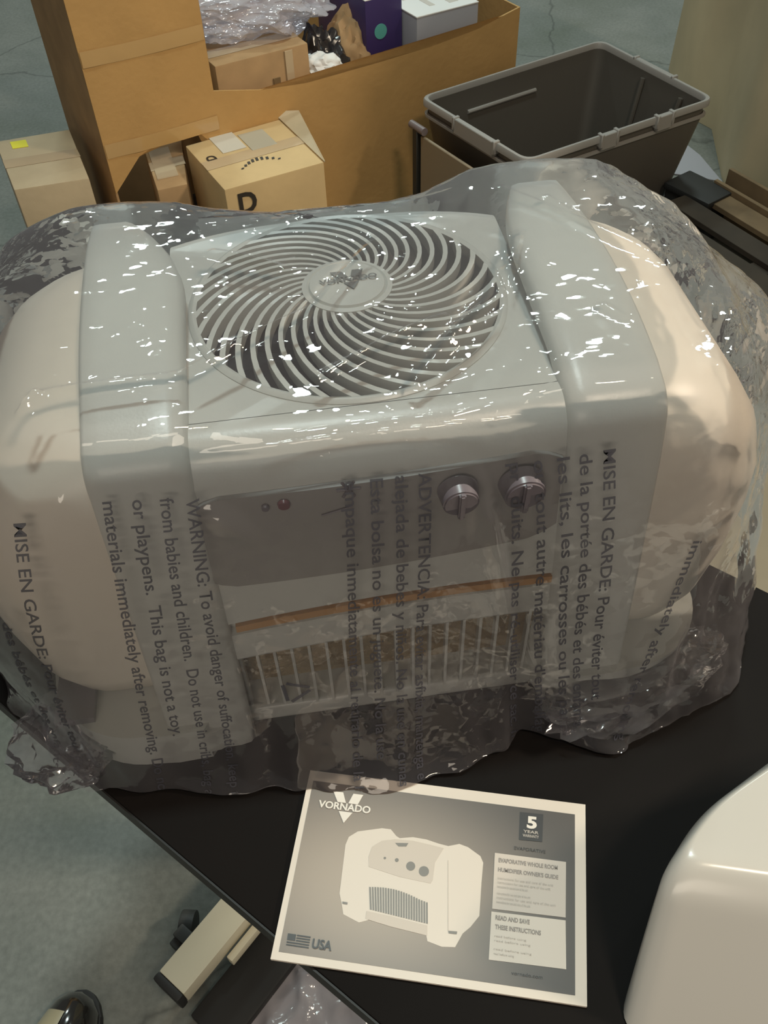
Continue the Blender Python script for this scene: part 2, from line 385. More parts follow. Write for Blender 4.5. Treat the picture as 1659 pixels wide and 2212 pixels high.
# --- grille
def gz(r): return WD + .001 + .011 * (1 - (r / GR) ** 2)
bm = bmesh.new()
R0, R1 = .030, .1085
for k in range(34):
    ph0 = 2 * math.pi * k / 34; L, Rr = [], []
    n = 14; prev = None
    for i in range(n + 1):
        s = i / n; r = R0 + (R1 - R0) * s; a = ph0 + R(66) * s
        p = Vector((GC[0] + r * math.cos(a), GC[1] + r * math.sin(a), 0))
        r2 = r + .001; a2 = ph0 + R(66) * (s + .001 / (R1 - R0))
        t = (Vector((GC[0] + r2 * math.cos(a2), GC[1] + r2 * math.sin(a2), 0)) - p).normalized()
        nrm = Vector((-t.y, t.x, 0)) * (.00125 + .0007 * s)
        z = gz(r)
        q = [bm.verts.new((p + nrm) + Vector((0, 0, z))), bm.verts.new((p - nrm) + Vector((0, 0, z))), bm.verts.new((p - nrm) + Vector((0, 0, z - .009))), bm.verts.new((p + nrm) + Vector((0, 0, z - .009)))]
        if prev:
            for j in range(4): bm.faces.new((prev[j], prev[(j + 1) % 4], q[(j + 1) % 4], q[j]))
        else: bm.faces.new(q[::-1])
        prev = q
    bm.faces.new(prev)
rr = [(R1 - .0015, gz(R1) - .008), (R1 - .0015, gz(R1)), (R1 + .001, gz(R1) + .0012), (GR - .0012, WD + .0022), (GR + .0004, WD + .0008), (GR - .0003, WD - .008)]
vs = [[bm.verts.new((GC[0] + r * math.cos(2 * math.pi * k / 120), GC[1] + r * math.sin(2 * math.pi * k / 120), z)) for r, z in rr] for k in range(120)]
for k in range(120):
    A, B = vs[k], vs[(k + 1) % 120]
    for j in range(len(rr)): bm.faces.new((A[j], A[(j + 1) % len(rr)], B[(j + 1) % len(rr)], B[j]))
gr = link('grille', bm, 'white', H, True, 35)
bm = bmesh.new()
prof = [(0, gz(0) + .0032), (.020, gz(.02) + .0026), (.0262, gz(.026) + .0018), (.0272, gz(.027) - .0002), (.0285, gz(.028) + .0012), (.0318, gz(.032) + .0006), (.0322, gz(.03) - .008)]
vs = [[bm.verts.new((GC[0] + r * math.cos(2 * math.pi * k / 72), GC[1] + r * math.sin(2 * math.pi * k / 72), z)) for r, z in prof[1:]] for k in range(72)]
c0 = bm.verts.new((GC[0], GC[1], prof[0][1]))
for k in range(72):
    A, B = vs[k], vs[(k + 1) % 72]
    bm.faces.new((c0, A[0], B[0]))
    for j in range(len(prof) - 2): bm.faces.new((A[j], A[j + 1], B[j + 1], B[j]))
hub = link('hub', bm, 'white', gr, True, 35)
zl = gz(0) + .0040
def logo(parent, m, cx, cy, z, sx, sy, tilt=0):
    ct, st = math.cos(tilt), math.sin(tilt)
    def P(x, y): return (cx + (x * ct - y * st) * sx, cy + (x * st + y * ct) * sy)
    bm = bmesh.new()
    for poly in ([(-.36, .52), (-.10, .52), (.02, .13), (-.20, .13)], [(.08, .13), (.17, .52), (.43, .52), (.33, .13)], [(-.13, -.20), (.23, -.20), (.05, -.62)]):
        prism(bm, [P(*p) for p in poly], z - .0003, z)
    e = link('emblem', bm, m, parent)
    o = put_text('wordmark', 'VORNADO', m, parent, (*P(-.68, -.16), z), (ct, st, 0), (-st, ct, 0), length=1.36 * sx, height=.28 * sy, bold=.03, lift=.0001)
logo(hub, 'greyprint', GC[0] + .001, GC[1] + .001, zl, .030, .020, R(4))
# fan, shroud under the grille
bm = bmesh.new(); cyl(bm, (GC[0], GC[1], WD - .16), .112, .012, 48)
link('fan_floor', bm, 'dark', H)
bm = bmesh.new()
N = 64
a_ = [bm.verts.new((GC[0] + .112 * math.cos(2 * math.pi * k / N), GC[1] + .112 * math.sin(2 * math.pi * k / N), WD - .045)) for k in range(N)]
b_ = [bm.verts.new((v.co.x, v.co.y, WD - .155)) for v in a_]
for k in range(N): bm.faces.new((a_[k], a_[(k + 1) % N], b_[(k + 1) % N], b_[k]))
link('fan_shroud', bm, 'knob', H, True)
bm = bmesh.new(); cyl(bm, (GC[0], GC[1], WD - .09), .030, .045, 32)
for k in range(6):
    a0 = 2 * math.pi * k / 6; pv = None
    for i in range(9):
        s = i / 8; aa = a0 + s * R(48)
        p = [bm.verts.new((GC[0] + r * math.cos(aa + (r - .03) * 5), GC[1] + r * math.sin(aa + (r - .03) * 5), WD - .085 + .035 * s)) for r in (.029, .055, .08, .102)]
        if pv:
            for j in range(3): bm.faces.new((pv[j], pv[j + 1], p[j + 1], p[j]))
        pv = p
link('fan_blade', bm, 'dark', H, True, 'keep')
# --- control panel and its controls
bm = bmesh.new()
def pv_(u, w_): return -.1400 + bow(u) * .8 + (w_ - .2) * (.0085 / .068) * 1.0
rings = []
for i in range(NU + 1):
    u = -.120 + .240 * i / NU; lo = .190 + .05 * u; hi = .266 + .03 * u
    e = min(1, min(i, NU - i) / 1.5) ; lo += (1 - e) * .008; hi -= (1 - e) * .008
    rings.append([(u, pv_(u, lo) + .006, lo), (u, pv_(u, lo) - .0012, lo + .001), (u, pv_(u, hi) - .0012, hi - .001), (u, pv_(u, hi) + .006, hi)])
loft(bm, rings); cp = link('control_panel', bm, 'panel', H, True, 30)
def panel_disc(name, u, w_, r, dep, m, ribs=0):
    bm = bmesh.new(); bmesh.ops.create_cone(bm, cap_ends=True, segments=36, radius1=r, radius2=r * .86, depth=dep)
    if ribs: box(bm, -r * .16, r * .16, -r * .9, r * .9, dep * .45, dep * .75)
    bmesh.ops.bevel(bm, geom=[e for e in bm.edges if e.is_manifold and e.calc_face_angle() > 1], offset=r * .08, segments=2, affect='EDGES')
    bmesh.ops.rotate(bm, matrix=Matrix.Rotation(R(90 + 5), 3, 'X'), verts=bm.verts[:])
    bmesh.ops.translate(bm, vec=(u, pv_(u, w_) - .001 - dep / 2, w_), verts=bm.verts[:])
    return link(name, bm, m, cp, True)
panel_disc('knob', .050, .250, .0135, .014, 'knob', 1); panel_disc('knob', .092, .248, .0155, .014, 'knob', 1)
panel_disc('indicator_light', -.0605, .255, .0042, .003, M['amber'] if False else mat('red_lens', (.16, .05, .06), .3))
panel_disc('sensor_ring', -.0722, .254, .0026, .003, 'knob')
bm = bmesh.new()
for k in range(3):
    a = R(60 * k); dx, dz = .0075 * math.cos(a), .0075 * math.sin(a)
    tube(bm, [(-.0195 - dx, pv_(-.02, .262) - .0022, .262 - dz), (-.0195 + dx, pv_(-.02, .262) - .0022, .262 + dz)], .0010, 6)
link('snowflake_mark', bm, 'knob', cp)
bm = bmesh.new(); tube(bm, [(-.038, pv_(-.03, .245) - .0022, .243), (-.018, pv_(-.018, .248) - .0022, .248)], .0007, 6); link('scale_line', bm, 'knob', cp)
# --- amber strip, grille bars, wick
bm = bmesh.new(); rings = []
for i in range(NU + 1):
    u = -.108 + .230 * i / NU; b = bow(u); wo = wb(u) + .0335
    rings.append([(u, -.1465 + b, wo), (u, -.1465 + b, wo + .007), (u, -.137 + b, wo + .007), (u, -.137 + b, wo)])
loft(bm, rings); link('amber_strip', bm, 'amber', H)
bm = bmesh.new()
for i in range(18):
    u = -.112 + .224 * i / 17; b = bow(u)
    box(bm, u - .0011, u + .0011, -.141 + b, -.134 + b, .02, wb(u) + .004)
link('outlet_bars', bm, 'white', H)
bm = bmesh.new(); box(bm, -.124, .124, -.118, -.09, .022, .125); link('wick_filter', bm, 'wick', H)
bm = bmesh.new(); box(bm, -.126, .126, -.088, -.080, .02, .24); link('inner_wall', bm, 'dark', H)
# --- two side columns
def column(s):
    bm = bmesh.new(); path = []
    path += [(-.165, .004), (-.166, .03), (-.158, .10), (-.148, .18), (-.138, .25)]
    path += [(-.106 + .026 * math.cos(R(a)), .276 + .026 * math.sin(R(a))) for a in range(172, 107, -8)]
    for i in range(17):
        v = -.10 + .235 * i / 16; path.append((v, .318 - .75 * (v + .0) ** 2 * (1.0 if v > 0 else 1.6)))
    path += [(.146, .292), (.151, .270), (.154, .235), (.155, .12), (.152, .004)]
    st = []
    def uin(v): return (.112 if s < 0 else .121) + ((.052 if s < 0 else .03) * ((v - .01) / .14) ** 2 if v > .01 else 0)
    def uout(v): return .187 - (.010 * max(0, min(1, (.10 - v) / .2)) if s < 0 else 0)
    for k, inset in ((0, .006), (.02, .0025), (.06, .0006), (.2, 0), (.4, 0), (.6, 0), (.8, 0), (.93, .0015), (.98, .005), (1, .010)):
        ring = []
        for v, w_ in path:
            uo = uout(v); ui = uin(v); cx, cz = -.01, .15
            f = Vector((v - cx, w_ - cz)); L = f.length; f = f * ((L - inset) / L)
            ring.append((s * (uo + (ui - uo) * k), cx + f.x, max(.003, cz + f.y)))
        st.append(ring)
    loft(bm, st)
    return link('side_column', bm, 'white', H, True, 50)
column(-1); column(1)
# --- water tanks
def tank(s):
    bm = bmesh.new(); rings = []
    for w_, uo, vf, vb, rr_ in ((.048, .256, -.118, .110, .04), (.052, .264, -.128, .120, .05), (.075, .276, -.134, .128, .055), (.12, .285, -.137, .135, .06), (.17, .289, -.138, .140, .062), (.205, .287, -.138, .141, .064), (.235, .278, -.137, .138, .066), (.255, .265, -.134, .133, .066), (.270, .250, -.130, .125, .06), (.282, .234, -.124, .114, .055), (.290, .219, -.116, .102, .044), (.295, .204, -.106, .088, .030), (.297, .194, -.09, .07, .020)):
        rr_ = min(rr_, uo - .174)
        ring = [(.170, vf), (.172, vf)] + arc(uo - rr_, vf + rr_, rr_, -90, 0, 8) + arc(uo - rr_, vb - rr_, rr_, 0, 90, 8) + [(.170, vb)]
        rings.append([(s * x, y, w_) for x, y in ring])
    loft(bm, rings)
    t = link('water_tank', bm, 'tankwhite', H, True, 60)
    return t
tank(-1); tank(1)
def foot(s):
    bm = bmesh.new()
    pts = arc(.148, -.140, .030, 180, 270, 6) + [(.175, -.171), (.195, -.169)] + [(.195 + .073 * math.cos(R(a)), -.095 + .074 * math.sin(R(a))) for a in range(-85, 1, 8)] + arc(.228, .105, .04, 0, 90, 6) + [(.118, .145)]
    prism(bm, [(s * x, y) for x, y in pts], .001, .046)
    bmesh.ops.bevel(bm, geom=[e for e in bm.edges if abs((e.verts[0].co - e.verts[1].co).z) < .001], offset=.008, segments=4, affect='EDGES')
    return link('base_foot', bm, 'white', H, True, 50)
foot(-1); foot(1)
bm = bmesh.new(); box(bm, -.262, -.232, -.150, -.10, .046, .053); link('tank_catch', bm, 'knob', H)

# ------------------------------------------------------------ plastic bag
def cat_r(pts):
    """closed outline given by points -> r(theta) about the centre"""
    ps = sorted([(math.atan2(v, u), math.hypot(u, v)) for u, v in pts])
    n = len(ps)
    def f(t):
        t = (t + math.pi) % (2 * math.pi) - math.pi
        j = 0
        while j < n and ps[j][0] < t: j += 1
        def g(k):
            q, b = divmod(k, n); return ps[b][0] + 2 * math.pi * q, ps[b][1]
        (t0, r0), (t1, r1), (t2, r2), (t3, r3) = g(j - 2), g(j - 1), g(j), g(j + 1)
        x = (t - t1) / (t2 - t1) if t2 > t1 else 0
        m1 = (r2 - r0) / (t2 - t0) * (t2 - t1); m2 = (r3 - r1) / (t3 - t1) * (t2 - t1)
        lim = 2.5 * abs(r2 - r1) + .004
        m1 = max(-lim, min(lim, m1)); m2 = max(-lim, min(lim, m2))
        return (2 * x**3 - 3 * x**2 + 1) * r1 + (x**3 - 2 * x**2 + x) * m1 + (-2 * x**3 + 3 * x**2) * r2 + (x**3 - x**2) * m2
    return f
RIM = cat_r([(.13, .150), (.178, .153), (.222, .143), (.248, .09), (.258, .03), (.256, -.03), (.245, -.08), (.222, -.118), (.18, -.128), (.09, -.124), (0, -.122), (-.09, -.124), (-.18, -.124), (-.222, -.112), (-.246, -.06), (-.252, 0), (-.25, .06), (-.236, .115), (-.188, .143), (-.09, .128), (0, .122), (.07, .130)])
UP = cat_r([(.30, .165), (.335, .07), (.338, .0), (.308, -.055), (.276, -.10), (.235, -.150), (.16, -.158), (.08, -.158), (0, -.160), (-.08, -.158), (-.16, -.158), (-.24, -.150), (-.29, -.10), (-.318, -.02), (-.32, .08), (-.29, .160), (-.2, .170), (-.1, .165), (0, .160), (.1, .165), (.2, .178)])
MID = cat_r([(.31, .17), (.345, .07), (.332, -.02), (.312, -.075), (.272, -.138), (.2, -.176), (.1, -.172), (0, -.174), (-.1, -.172), (-.2, -.174), (-.262, -.150), (-.306, -.10), (-.325, 0), (-.325, .1), (-.29, .18), (-.15, .195), (0, .19), (.15, .195)])
LOW = cat_r([(.33, .17), (.36, .06), (.345, -.05), (.305, -.135), (.268, -.172), (.22, -.190), (.15, -.199), (.10, -.186), (.05, -.196), (-.007, -.204), (-.098, -.198), (-.174, -.190), (-.228, -.180), (-.285, -.125), (-.322, -.07), (-.33, .05), (-.32, .17), (-.15, .205), (0, .205), (.15, .205)])
SK = cat_r([(.34, .18), (.375, .06), (.360, -.04), (.332, -.085), (.312, -.130), (.284, -.178), (.240, -.194), (.190, -.212), (.160, -.214), (.130, -.200), (.104, -.190), (.058, -.210), (-.007, -.220), (-.098, -.210), (-.174, -.199), (-.222, -.186), (-.25, -.184), (-.292, -.127), (-.329, -.076), (-.34, .05), (-.33, .18), (-.15, .215), (0, .215), (.15, .215)])
CRE = [((-.20, -.085, .32), (-.115, -.083, .32), .0035, .006), ((-.115, -.083, .32), (-.03, -.03, .32), .004, .006), ((-.03, -.03, .32), (.028, .05, .32), .003, .006),
       ((.03, -.10, .32), (.10, -.03, .32), .005, .007), ((.10, -.03, .32), (.13, .04, .32), .004, .006), ((-.09, .05, .32), (-.04, .02, .32), .004, .007),
       ((-.14, -.16, .30), (-.05, -.14, .20), .003, .01), ((.06, -.15, .27), (.09, -.18, .12), .005, .008), ((.19, -.13, .30), (.20, -.16, .15), .006, .008), ((.13, .10, .32), (.22, -.02, .32), .003, .008),
       ((-.30, -.02, .28), (-.27, -.10, .20), .004, .008), ((-.05, -.18, .20), (.10, -.18, .10), .004, .012), ((.24, .10, .28), (.30, .0, .24), .006, .008), ((.26, .06, .28), (.31, -.05, .23), .006, .007)]
CRE += [((-.205, -.10, .32), (-.195, -.085, .32), .006, .006), ((-.03, -.09, .32), (.06, -.05, .32), .004, .005), ((.02, -.13, .29), (.05, -.15, .23), .005, .005), ((.16, .08, .32), (.21, -.02, .31), .004, .005), ((.20, .12, .30), (.27, .05, .27), .006, .006), ((.22, .03, .30), (.27, -.06, .26), .006, .006), ((.16, -.06, .32), (.19, -.11, .31), .004, .005)]
CRE = [(Vector(a), Vector(b), h * 1.35, s * .8) for a, b, h, s in CRE]
def ridge(p, sc, oct_=4):
    v = 0; a = 1; t = 0
    for k in range(oct_):
        v += a * (1 - abs(noise.noise(p * sc + Vector((k * 7.3, 1.1, 4.2)))) * 2.0); t += a; a *= .5; sc *= 2.1
    return v / t
NT, NS = 460, 230
bm = bmesh.new(); grid = []
tstops = [0, .20, .40, .52, .66, .80, .93, 1.0]
for i in range(NS + 1):
    t = i / NS; row = []
    for k in range(NT):
        th = 2 * math.pi * k / NT
        rim, up, mid, lo, sk = RIM(th), UP(th), MID(th), LOW(th), SK(th)
        ctrl = [(0, .3195), (rim * .5, .3205), (rim * .93, .3190), (rim + .010, .300), (up, .225), (mid, .125), (lo, .030), (sk, .0035)]
        j = 0
        while j < len(tstops) - 2 and t > tstops[j + 1]: j += 1
        x = (t - tstops[j]) / (tstops[j + 1] - tstops[j])
        p0, p1, p2, p3 = ctrl[max(j - 1, 0)], ctrl[j], ctrl[j + 1], ctrl[min(j + 2, len(ctrl) - 1)]
        def cr(a, b, c_, d): return .5 * ((2 * b) + (-a + c_) * x + (2 * a - 5 * b + 4 * c_ - d) * x * x + (-a + 3 * b - 3 * c_ + d) * x**3)
        r = cr(p0[0], p1[0], p2[0], p3[0]); w_ = cr(p0[1], p1[1], p2[1], p3[1])
        u, v = r * math.cos(th), r * math.sin(th)
        P = Vector((u, v, w_))
        # outward direction
        up_ = max(0, min(1, (.50 - t) / .14)); N_ = Vector((math.cos(th) * (1 - up_), math.sin(th) * (1 - up_), up_)).normalized()
        # amplitude: calm on the deck, busy at the right shoulder, the corners and the skirt
        A = .0005 + .0030 * max(0, (t - .45) / .55) ** 1.2
        rs = math.exp(-((math.degrees(th) - 10 + 360 + 180) % 360 - 180) ** 2 / (2 * 42 ** 2)); ls = math.exp(-(((math.degrees(th) - 170 + 180) % 360) - 180) ** 2 / (2 * 30 ** 2))
        edge = max(0, min(1, (t - .36) / .12))
        A += edge * (.0042 * rs + .0022 * ls)
        br = math.exp(-(((math.degrees(th) + 38 + 180) % 360) - 180) ** 2 / (2 * 16 ** 2)) * max(0, min(1, (t - .7) / .2))
        A += .005 * br
        Q = Vector((u * 1.0, v * 1.0, w_ * .55 + th * 0))
        nz = ridge(Q, 9, 4) - .45
        n2 = noise.noise(Q * 26 + Vector((3, 9, 2))); n3 = noise.noise(Vector((u * 95, v * 95, w_ * 40)))
        d = A * (nz * 1.5 + n2 * .7 + n3 * .28)
        # large slow billows
        d += (.0015 + .0055 * edge) * noise.noise(Q * 4.2 + Vector((5, 5, 5)))
        for a, b, h, s_ in CRE:
            ab = b - a; q = max(0, min(1, (P - a).dot(ab) / ab.length_squared)); dd = (P - a - ab * q).length
            if dd < 4 * s_: d += h * max(0, 1 - dd / s_ / 1.2) * math.sin(math.pi * min(1, max(.08, q)) ) ** .4 if dd < 1.2 * s_ else 0
        P = P + N_ * d
        # pleats along the lower hem
        pl_ = max(0, (t - .72) / .28)
        P += Vector((math.cos(th), math.sin(th), 0)) * (.0016 * pl_ * math.sin(th * 31 + 3 * noise.noise(Vector((u * 12, v * 12, 0)))) + .006 * pl_ * noise.noise(Vector((th * 9, t * 4, 2))))
        if t > .9: P.z = max(P.z, .0022 + .006 * abs(noise.noise(Vector((u * 40, v * 40, 1)))))
        else: P.z = max(P.z, .004)
        if up_ > .5 and math.hypot(u, v - .013) < .12: P.z = max(P.z, .3145)
        if t < .6:
            sg = max(0, min(1, (.118 - abs(u)) / .07)) * max(0, min(1, (abs(v - .013) - .075) / .04)) * max(0, min(1, (.55 - t) / .1))
            P.z = max(P.z - .012 * sg, .3)if P.z > .3 else P.z
        row.append(P)
    grid.append(row)
vs = [[bm.verts.new(grid[0][0])]] + [[bm.verts.new(p) for p in row] for row in grid[1:]]
for k in range(NT): bm.faces.new((vs[0][0], vs[1][k], vs[1][(k + 1) % NT]))
for i in range(1, NS):
    A, B = vs[i], vs[i + 1]
    for k in range(NT): bm.faces.new((A[k], B[k], B[(k + 1) % NT], A[(k + 1) % NT]))
bvh = BVHTree.FromBMesh(bm)
BAG = empty('plastic_bag', HO, YAW, 'clear crinkled plastic bag with printed warnings pulled over the humidifier', 'bag')
bagfilm = link('bag_film', bm, film('bag_film', milk=.075, tint=(.97, .96, .965), gloss=1.05, bump=.16, bscale=60, rough=.03, facet=.42, fscale=125, mscale=11), BAG, True, 'keep')
for p in bagfilm.data.polygons: p.use_smooth = True
if bagfilm.data.attributes.get('sharp_edge'): bagfilm.data.attributes.remove(bagfilm.data.attributes['sharp_edge'])
# warnings printed on the front of the bag
inkf = bpy.data.materials.new('bag_ink'); inkf.use_nodes = True; nt = inkf.node_tree
b_ = nt.nodes['Principled BSDF']; b_.inputs['Base Color'].default_value = (.055, .055, .07, 1); b_.inputs['Roughness'].default_value = .5; b_.inputs['Alpha'].default_value = .86
LINES = [('WARNING: To avoid danger of suffocation, keep this', -0.1149, 0.2966, -0.1328, -0.074),
('from babies and children.  Do not use in cribs, bag and', -0.1298, 0.3, -0.1529, -0.0672),
('or playpens.  This bag is not a toy.', -0.1458, 0.3014, -0.164, 0.0371),
('materials immediately after removing. Do not', -0.1631, 0.303, -0.1888, -0.0459),
('ADVERTENCIA: Para evitar asfixia, mantenga esta bolsa', 0.0272, 0.2939, 0.0118, -0.1332),
('alejada de bebes y niños. No la use en cunas', 0.0126, 0.2941, -0.0003, -0.0715),
('Esta bolsa no es un juguete. No la use', -0.0029, 0.2941, -0.0156, -0.0316),
('empaque inmediatamente al retirarlo de la bolsa', -0.0186, 0.2949, -0.0376, -0.1064),
('MISE EN GARDE: Pour éviter tout', 0.1436, 0.2943, 0.1545, 0.0071),
('de la portée des bébés et des enfants', 0.1285, 0.2929, 0.1429, -0.0289),
('les lits, les carrosses ou les parcs', 0.1145, 0.2922, 0.1342, -0.0429),
("ou tout autre matériau d'emballage", 0.0995, 0.2924, 0.1157, -0.0459),
('produits. Ne pas ré-utiliser ce sac. imm', 0.0841, 0.2927, 0.0963, -0.066),
('MISE EN GARDE: Pour éviter tout risque', -0.219, 0.2943, -0.2582, -0.0314),
('des bébés et des enfants. Ne', -0.2535, 0.1992, -0.2779, -0.0337),
('immediately after removing', 0.2127, 0.1901, 0.1758, -0.0551)]
DIRN = Vector((0, .62, -.785))
def project(u, w_):
    p = Vector((u, -.16, w_)) - DIRN * .12
    h = bvh.ray_cast(p, DIRN, .5)
    return (h[0] - DIRN * .0007) if h[0] is not None else None
def print_on_bag(name, me, o2, X, Y, sx, sy, x0, y0):
    bm = bmesh.new(); bm.from_mesh(me)
    bmesh.ops.triangulate(bm, faces=bm.faces[:])
    bad = []
    for v in bm.verts:
        q = o2 + X * ((v.co.x - x0) * sx) + Y * ((v.co.y - y0) * sy)
        h = project(q[0], q[1])
        if h is None: bad.append(v)
        else: v.co = h
    bmesh.ops.delete(bm, geom=bad, context='VERTS')
    return link(name, bm, inkf, bagfilm)
for s, u0, w0, u1, w1 in LINES:
    me = text_mesh(s, 1.0, 0, .012)
    xs = [v.co.x for v in me.vertices]; x0, x1 = min(xs), max(xs)
    a = Vector((u0, w0)); b = Vector((u1, w1)); X = (b - a).normalized(); Y = Vector((-X.y, X.x))
    print_on_bag('printed_warning', me, a - Y * .003, X, Y, (b - a).length / (x1 - x0), .0115, x0, 0)
bm = bmesh.new()   # recycling triangle outline
tri = [Vector((math.cos(R(90 + 120 * k)), math.sin(R(90 + 120 * k)))) for k in range(3)]
for k in range(3):
    a, b = tri[k], tri[(k + 1) % 3]; A, B = a.lerp(b, .12), a.lerp(b, .86)
    n_ = Vector((-(b - a).y, (b - a).x)).normalized() * .10
    for i in range(6):
        p, q = A.lerp(B, i / 6), A.lerp(B, (i + 1) / 6)
        bm.faces.new([bm.verts.new((*x_, 0)) for x_ in (p - n_, q - n_, q + n_, p + n_)])
me = bpy.data.meshes.new('t'); bm.to_mesh(me); bm.free()
print_on_bag('recycling_mark', me, Vector((-.073, .074)), Vector((.1, -1)).normalized(), Vector((1, .1)).normalized(), .016, .014, 0, 0)
# gathered twist of film at the lower right corner and at the lower left corner
def crumple(name, c, rx, ry, rz, m, parent, sd, sc=14, amp=.35, rot=0, sub=4):
    bm = bmesh.new(); bmesh.ops.create_icosphere(bm, subdivisions=sub, radius=1)
    for v in bm.verts:
        p = v.co.copy(); n_ = ridge(p + Vector((sd, sd * 2, 0)), sc / 10, 4)
        v.co = Vector((p.x * rx, p.y * ry, p.z * rz)) * (1 - amp + amp * 1.6 * n_)
    bmesh.ops.rotate(bm, matrix=Matrix.Rotation(rot, 3, 'Z'), verts=bm.verts[:]); bmesh.ops.translate(bm, vec=c, verts=bm.verts[:])
    o = link(name, bm, m, parent, True, 'keep')
    return o
crumple('gathered_corner', (.20, -.165, .022), .085, .038, .020, film('bag_fold', milk=.06, bump=.3, bscale=90), BAG, 3.0, rot=R(20))
crumple('gathered_corner', (-.262, -.142, .016), .045, .045, .013, film('bag_fold_b', milk=.08, bump=.3, bscale=90), BAG, 8.0)

# ------------------------------------------------------------ owner's guide on the table
MW, MH = .216, .140
man = empty('owners_guide', (.0273, .2268, .7500), R(-9.9), "grey owner's guide booklet with white border lying on the black table", 'booklet')
def mp(x, y): return (x / 1000 - MW / 2, MH / 2 - y / 1000)
bm = bmesh.new()
for k in range(4): box(bm, -MW / 2 + .0002 * k, MW / 2 - .0003 * k, -MH / 2 + .0001 * k, MH / 2, .0006 * k, .0006 * k + .00055)
link('pages', bm, 'printwhite', man)
bm = bmesh.new(); box(bm, -MW / 2, MW / 2, -MH / 2, MH / 2, .0024, .0030); cov = link('cover', bm, 'printwhite', man)
mg = bpy.data.materials.new('cover_print'); mg.use_nodes = True; nt = mg.node_tree; b_ = nt.nodes['Principled BSDF']; b_.inputs['Roughness'].default_value = .38
tc = nt.nodes.new('ShaderNodeTexCoord'); mpn = nt.nodes.new('ShaderNodeMapping'); mpn.inputs['Location'].default_value = (.30, .10, 0); mpn.inputs['Scale'].default_value = (6.0, 9.5, 1)
gt = nt.nodes.new('ShaderNodeTexGradient'); gt.gradient_type = 'SPHERICAL'
rp = nt.nodes.new('ShaderNodeValToRGB'); rp.color_ramp.elements[0].color = (.085, .073, .067, 1); rp.color_ramp.elements[1].color = (.38, .31, .245, 1); rp.color_ramp.elements[1].position = .95
rp.color_ramp.interpolation = 'EASE'
nt.links.new(tc.outputs['Object'], mpn.inputs[0]); nt.links.new(mpn.outputs[0], gt.inputs[0]); nt.links.new(gt.outputs['Fac'], rp.inputs[0]); nt.links.new(rp.outputs[0], b_.inputs['Base Color'])
def flat(name, polys, z, m, parent):
    bm = bmesh.new()
    for pts in polys: prism(bm, [mp(*p) for p in pts], z - .0001, z)
    return link(name, bm, m, parent)
flat('cover_picture', [[(4.2, 8.4), (208.0, 9.0), (208.2, 134.4), (4.7, 134.7)]], .0032, mg, cov)
Z1, Z2, Z3 = .0034, .0036, .0038
body = [(38.1, 55.0), (39.6, 48.9), (45.6, 43.9), (63.5, 39.0), (70.3, 39.0), (75.1, 43.5), (77.8, 44.8), (87.6, 42.7), (97.7, 43.1), (107.9, 45.1), (114.6, 45.9), (122.7, 43.2), (129.4, 44.8), (138.9, 50.2), (141.3, 54.8), (141.0, 69.3), (141.1, 92.4), (135.5, 100.6), (130.4, 105.7), (125.9, 115.3), (116.7, 116.3), (106.4, 114.0), (105.3, 110.5), (79.9, 108.0), (63.7, 105.6), (57.0, 108.3), (45.1, 104.3), (42.8, 97.7), (39.9, 90.4), (39.1, 74.6)]
flat('printed_humidifier', [body], Z1, 'printwhite', cov)
flat('printed_panel', [[(56.8, 61.7), (58.2, 54.1), (64.9, 48.5), (74.6, 46.1), (88.0, 45.5), (101.4, 46.8), (111.5, 48.0), (106.1, 59.4), (105.8, 72.3), (104.5, 74.8), (81.6, 73.1), (58.0, 68.9)], [(115.2, 56.5), (115.9, 56.5), (120.6, 105.3), (119.9, 105.3)], [(61.2, 99.9), (78.9, 101.0), (105.3, 103.8), (106.0, 110.4), (79.9, 108.0), (61.2, 105.2)]], Z2, 'printshade', cov)
gl_ = [(60.2, 83.0), (76.3, 82.5), (92.7, 84.2), (104.4, 88.9), (106.3, 103.0), (94.9, 102.2), (78.8, 100.6), (63.4, 98.8)]
bars = []
for i in range(23):
    s = i / 23; t0 = (60.6 + 44.0 * s, 83.2 - 4.0 * math.sin(math.pi * min(1, s * 1.2)) * .4 + 5.6 * s * s); t1 = (63.6 + 42.6 * s, 98.6 + 4.2 * s)
    bars.append([t0, (t0[0] + 1.15, t0[1]), (t1[0] + 1.15, t1[1]), t1])
flat('printed_outlet', bars, Z3, 'printgrille', cov)
flat('printed_slot', [[(120.3, 105.3), (126.5, 105.0), (126.3, 106.8), (120.8, 107.0)]], Z3, 'printgrille', cov)
flat('printed_slot', [[(43.0, 95.8), (46.9, 96.0), (46.8, 97.5), (43.3, 97.3)]], Z3, 'printgrille', cov)
flat('printed_badge', [[(75.0, 48.9), (84.8, 47.8), (83.6, 50.5), (77.8, 51.2)]], Z3, 'printgrille', cov)
def disc(cx, cy, r): return [(cx + r * math.cos(2 * math.pi * k / 24), cy + r * math.sin(2 * math.pi * k / 24)) for k in range(24)]
flat('printed_knobs', [disc(88.6, 64.4, 3.3), disc(98.7, 66.8, 3.7), disc(68.9, 61.1, .9), disc(77.9, 61.4, 1.4)], Z3, 'printgrille', cov)
flat('text_panel', [[(149.3, 46.4), (201.5, 46.2), (201.5, 85.4), (149.8, 86.4)]], Z2, 'printpale', cov)
flat('text_panel', [[(149.4, 88.3), (201.5, 87.3), (202.1, 119.1), (149.5, 120.2)]], Z2, 'printwhite', cov)
flat('warranty_badge', [[(166.6, 12.7), (184.2, 12.2), (183.9, 33.6), (166.7, 34.2)]], Z2, 'printbadge', cov)
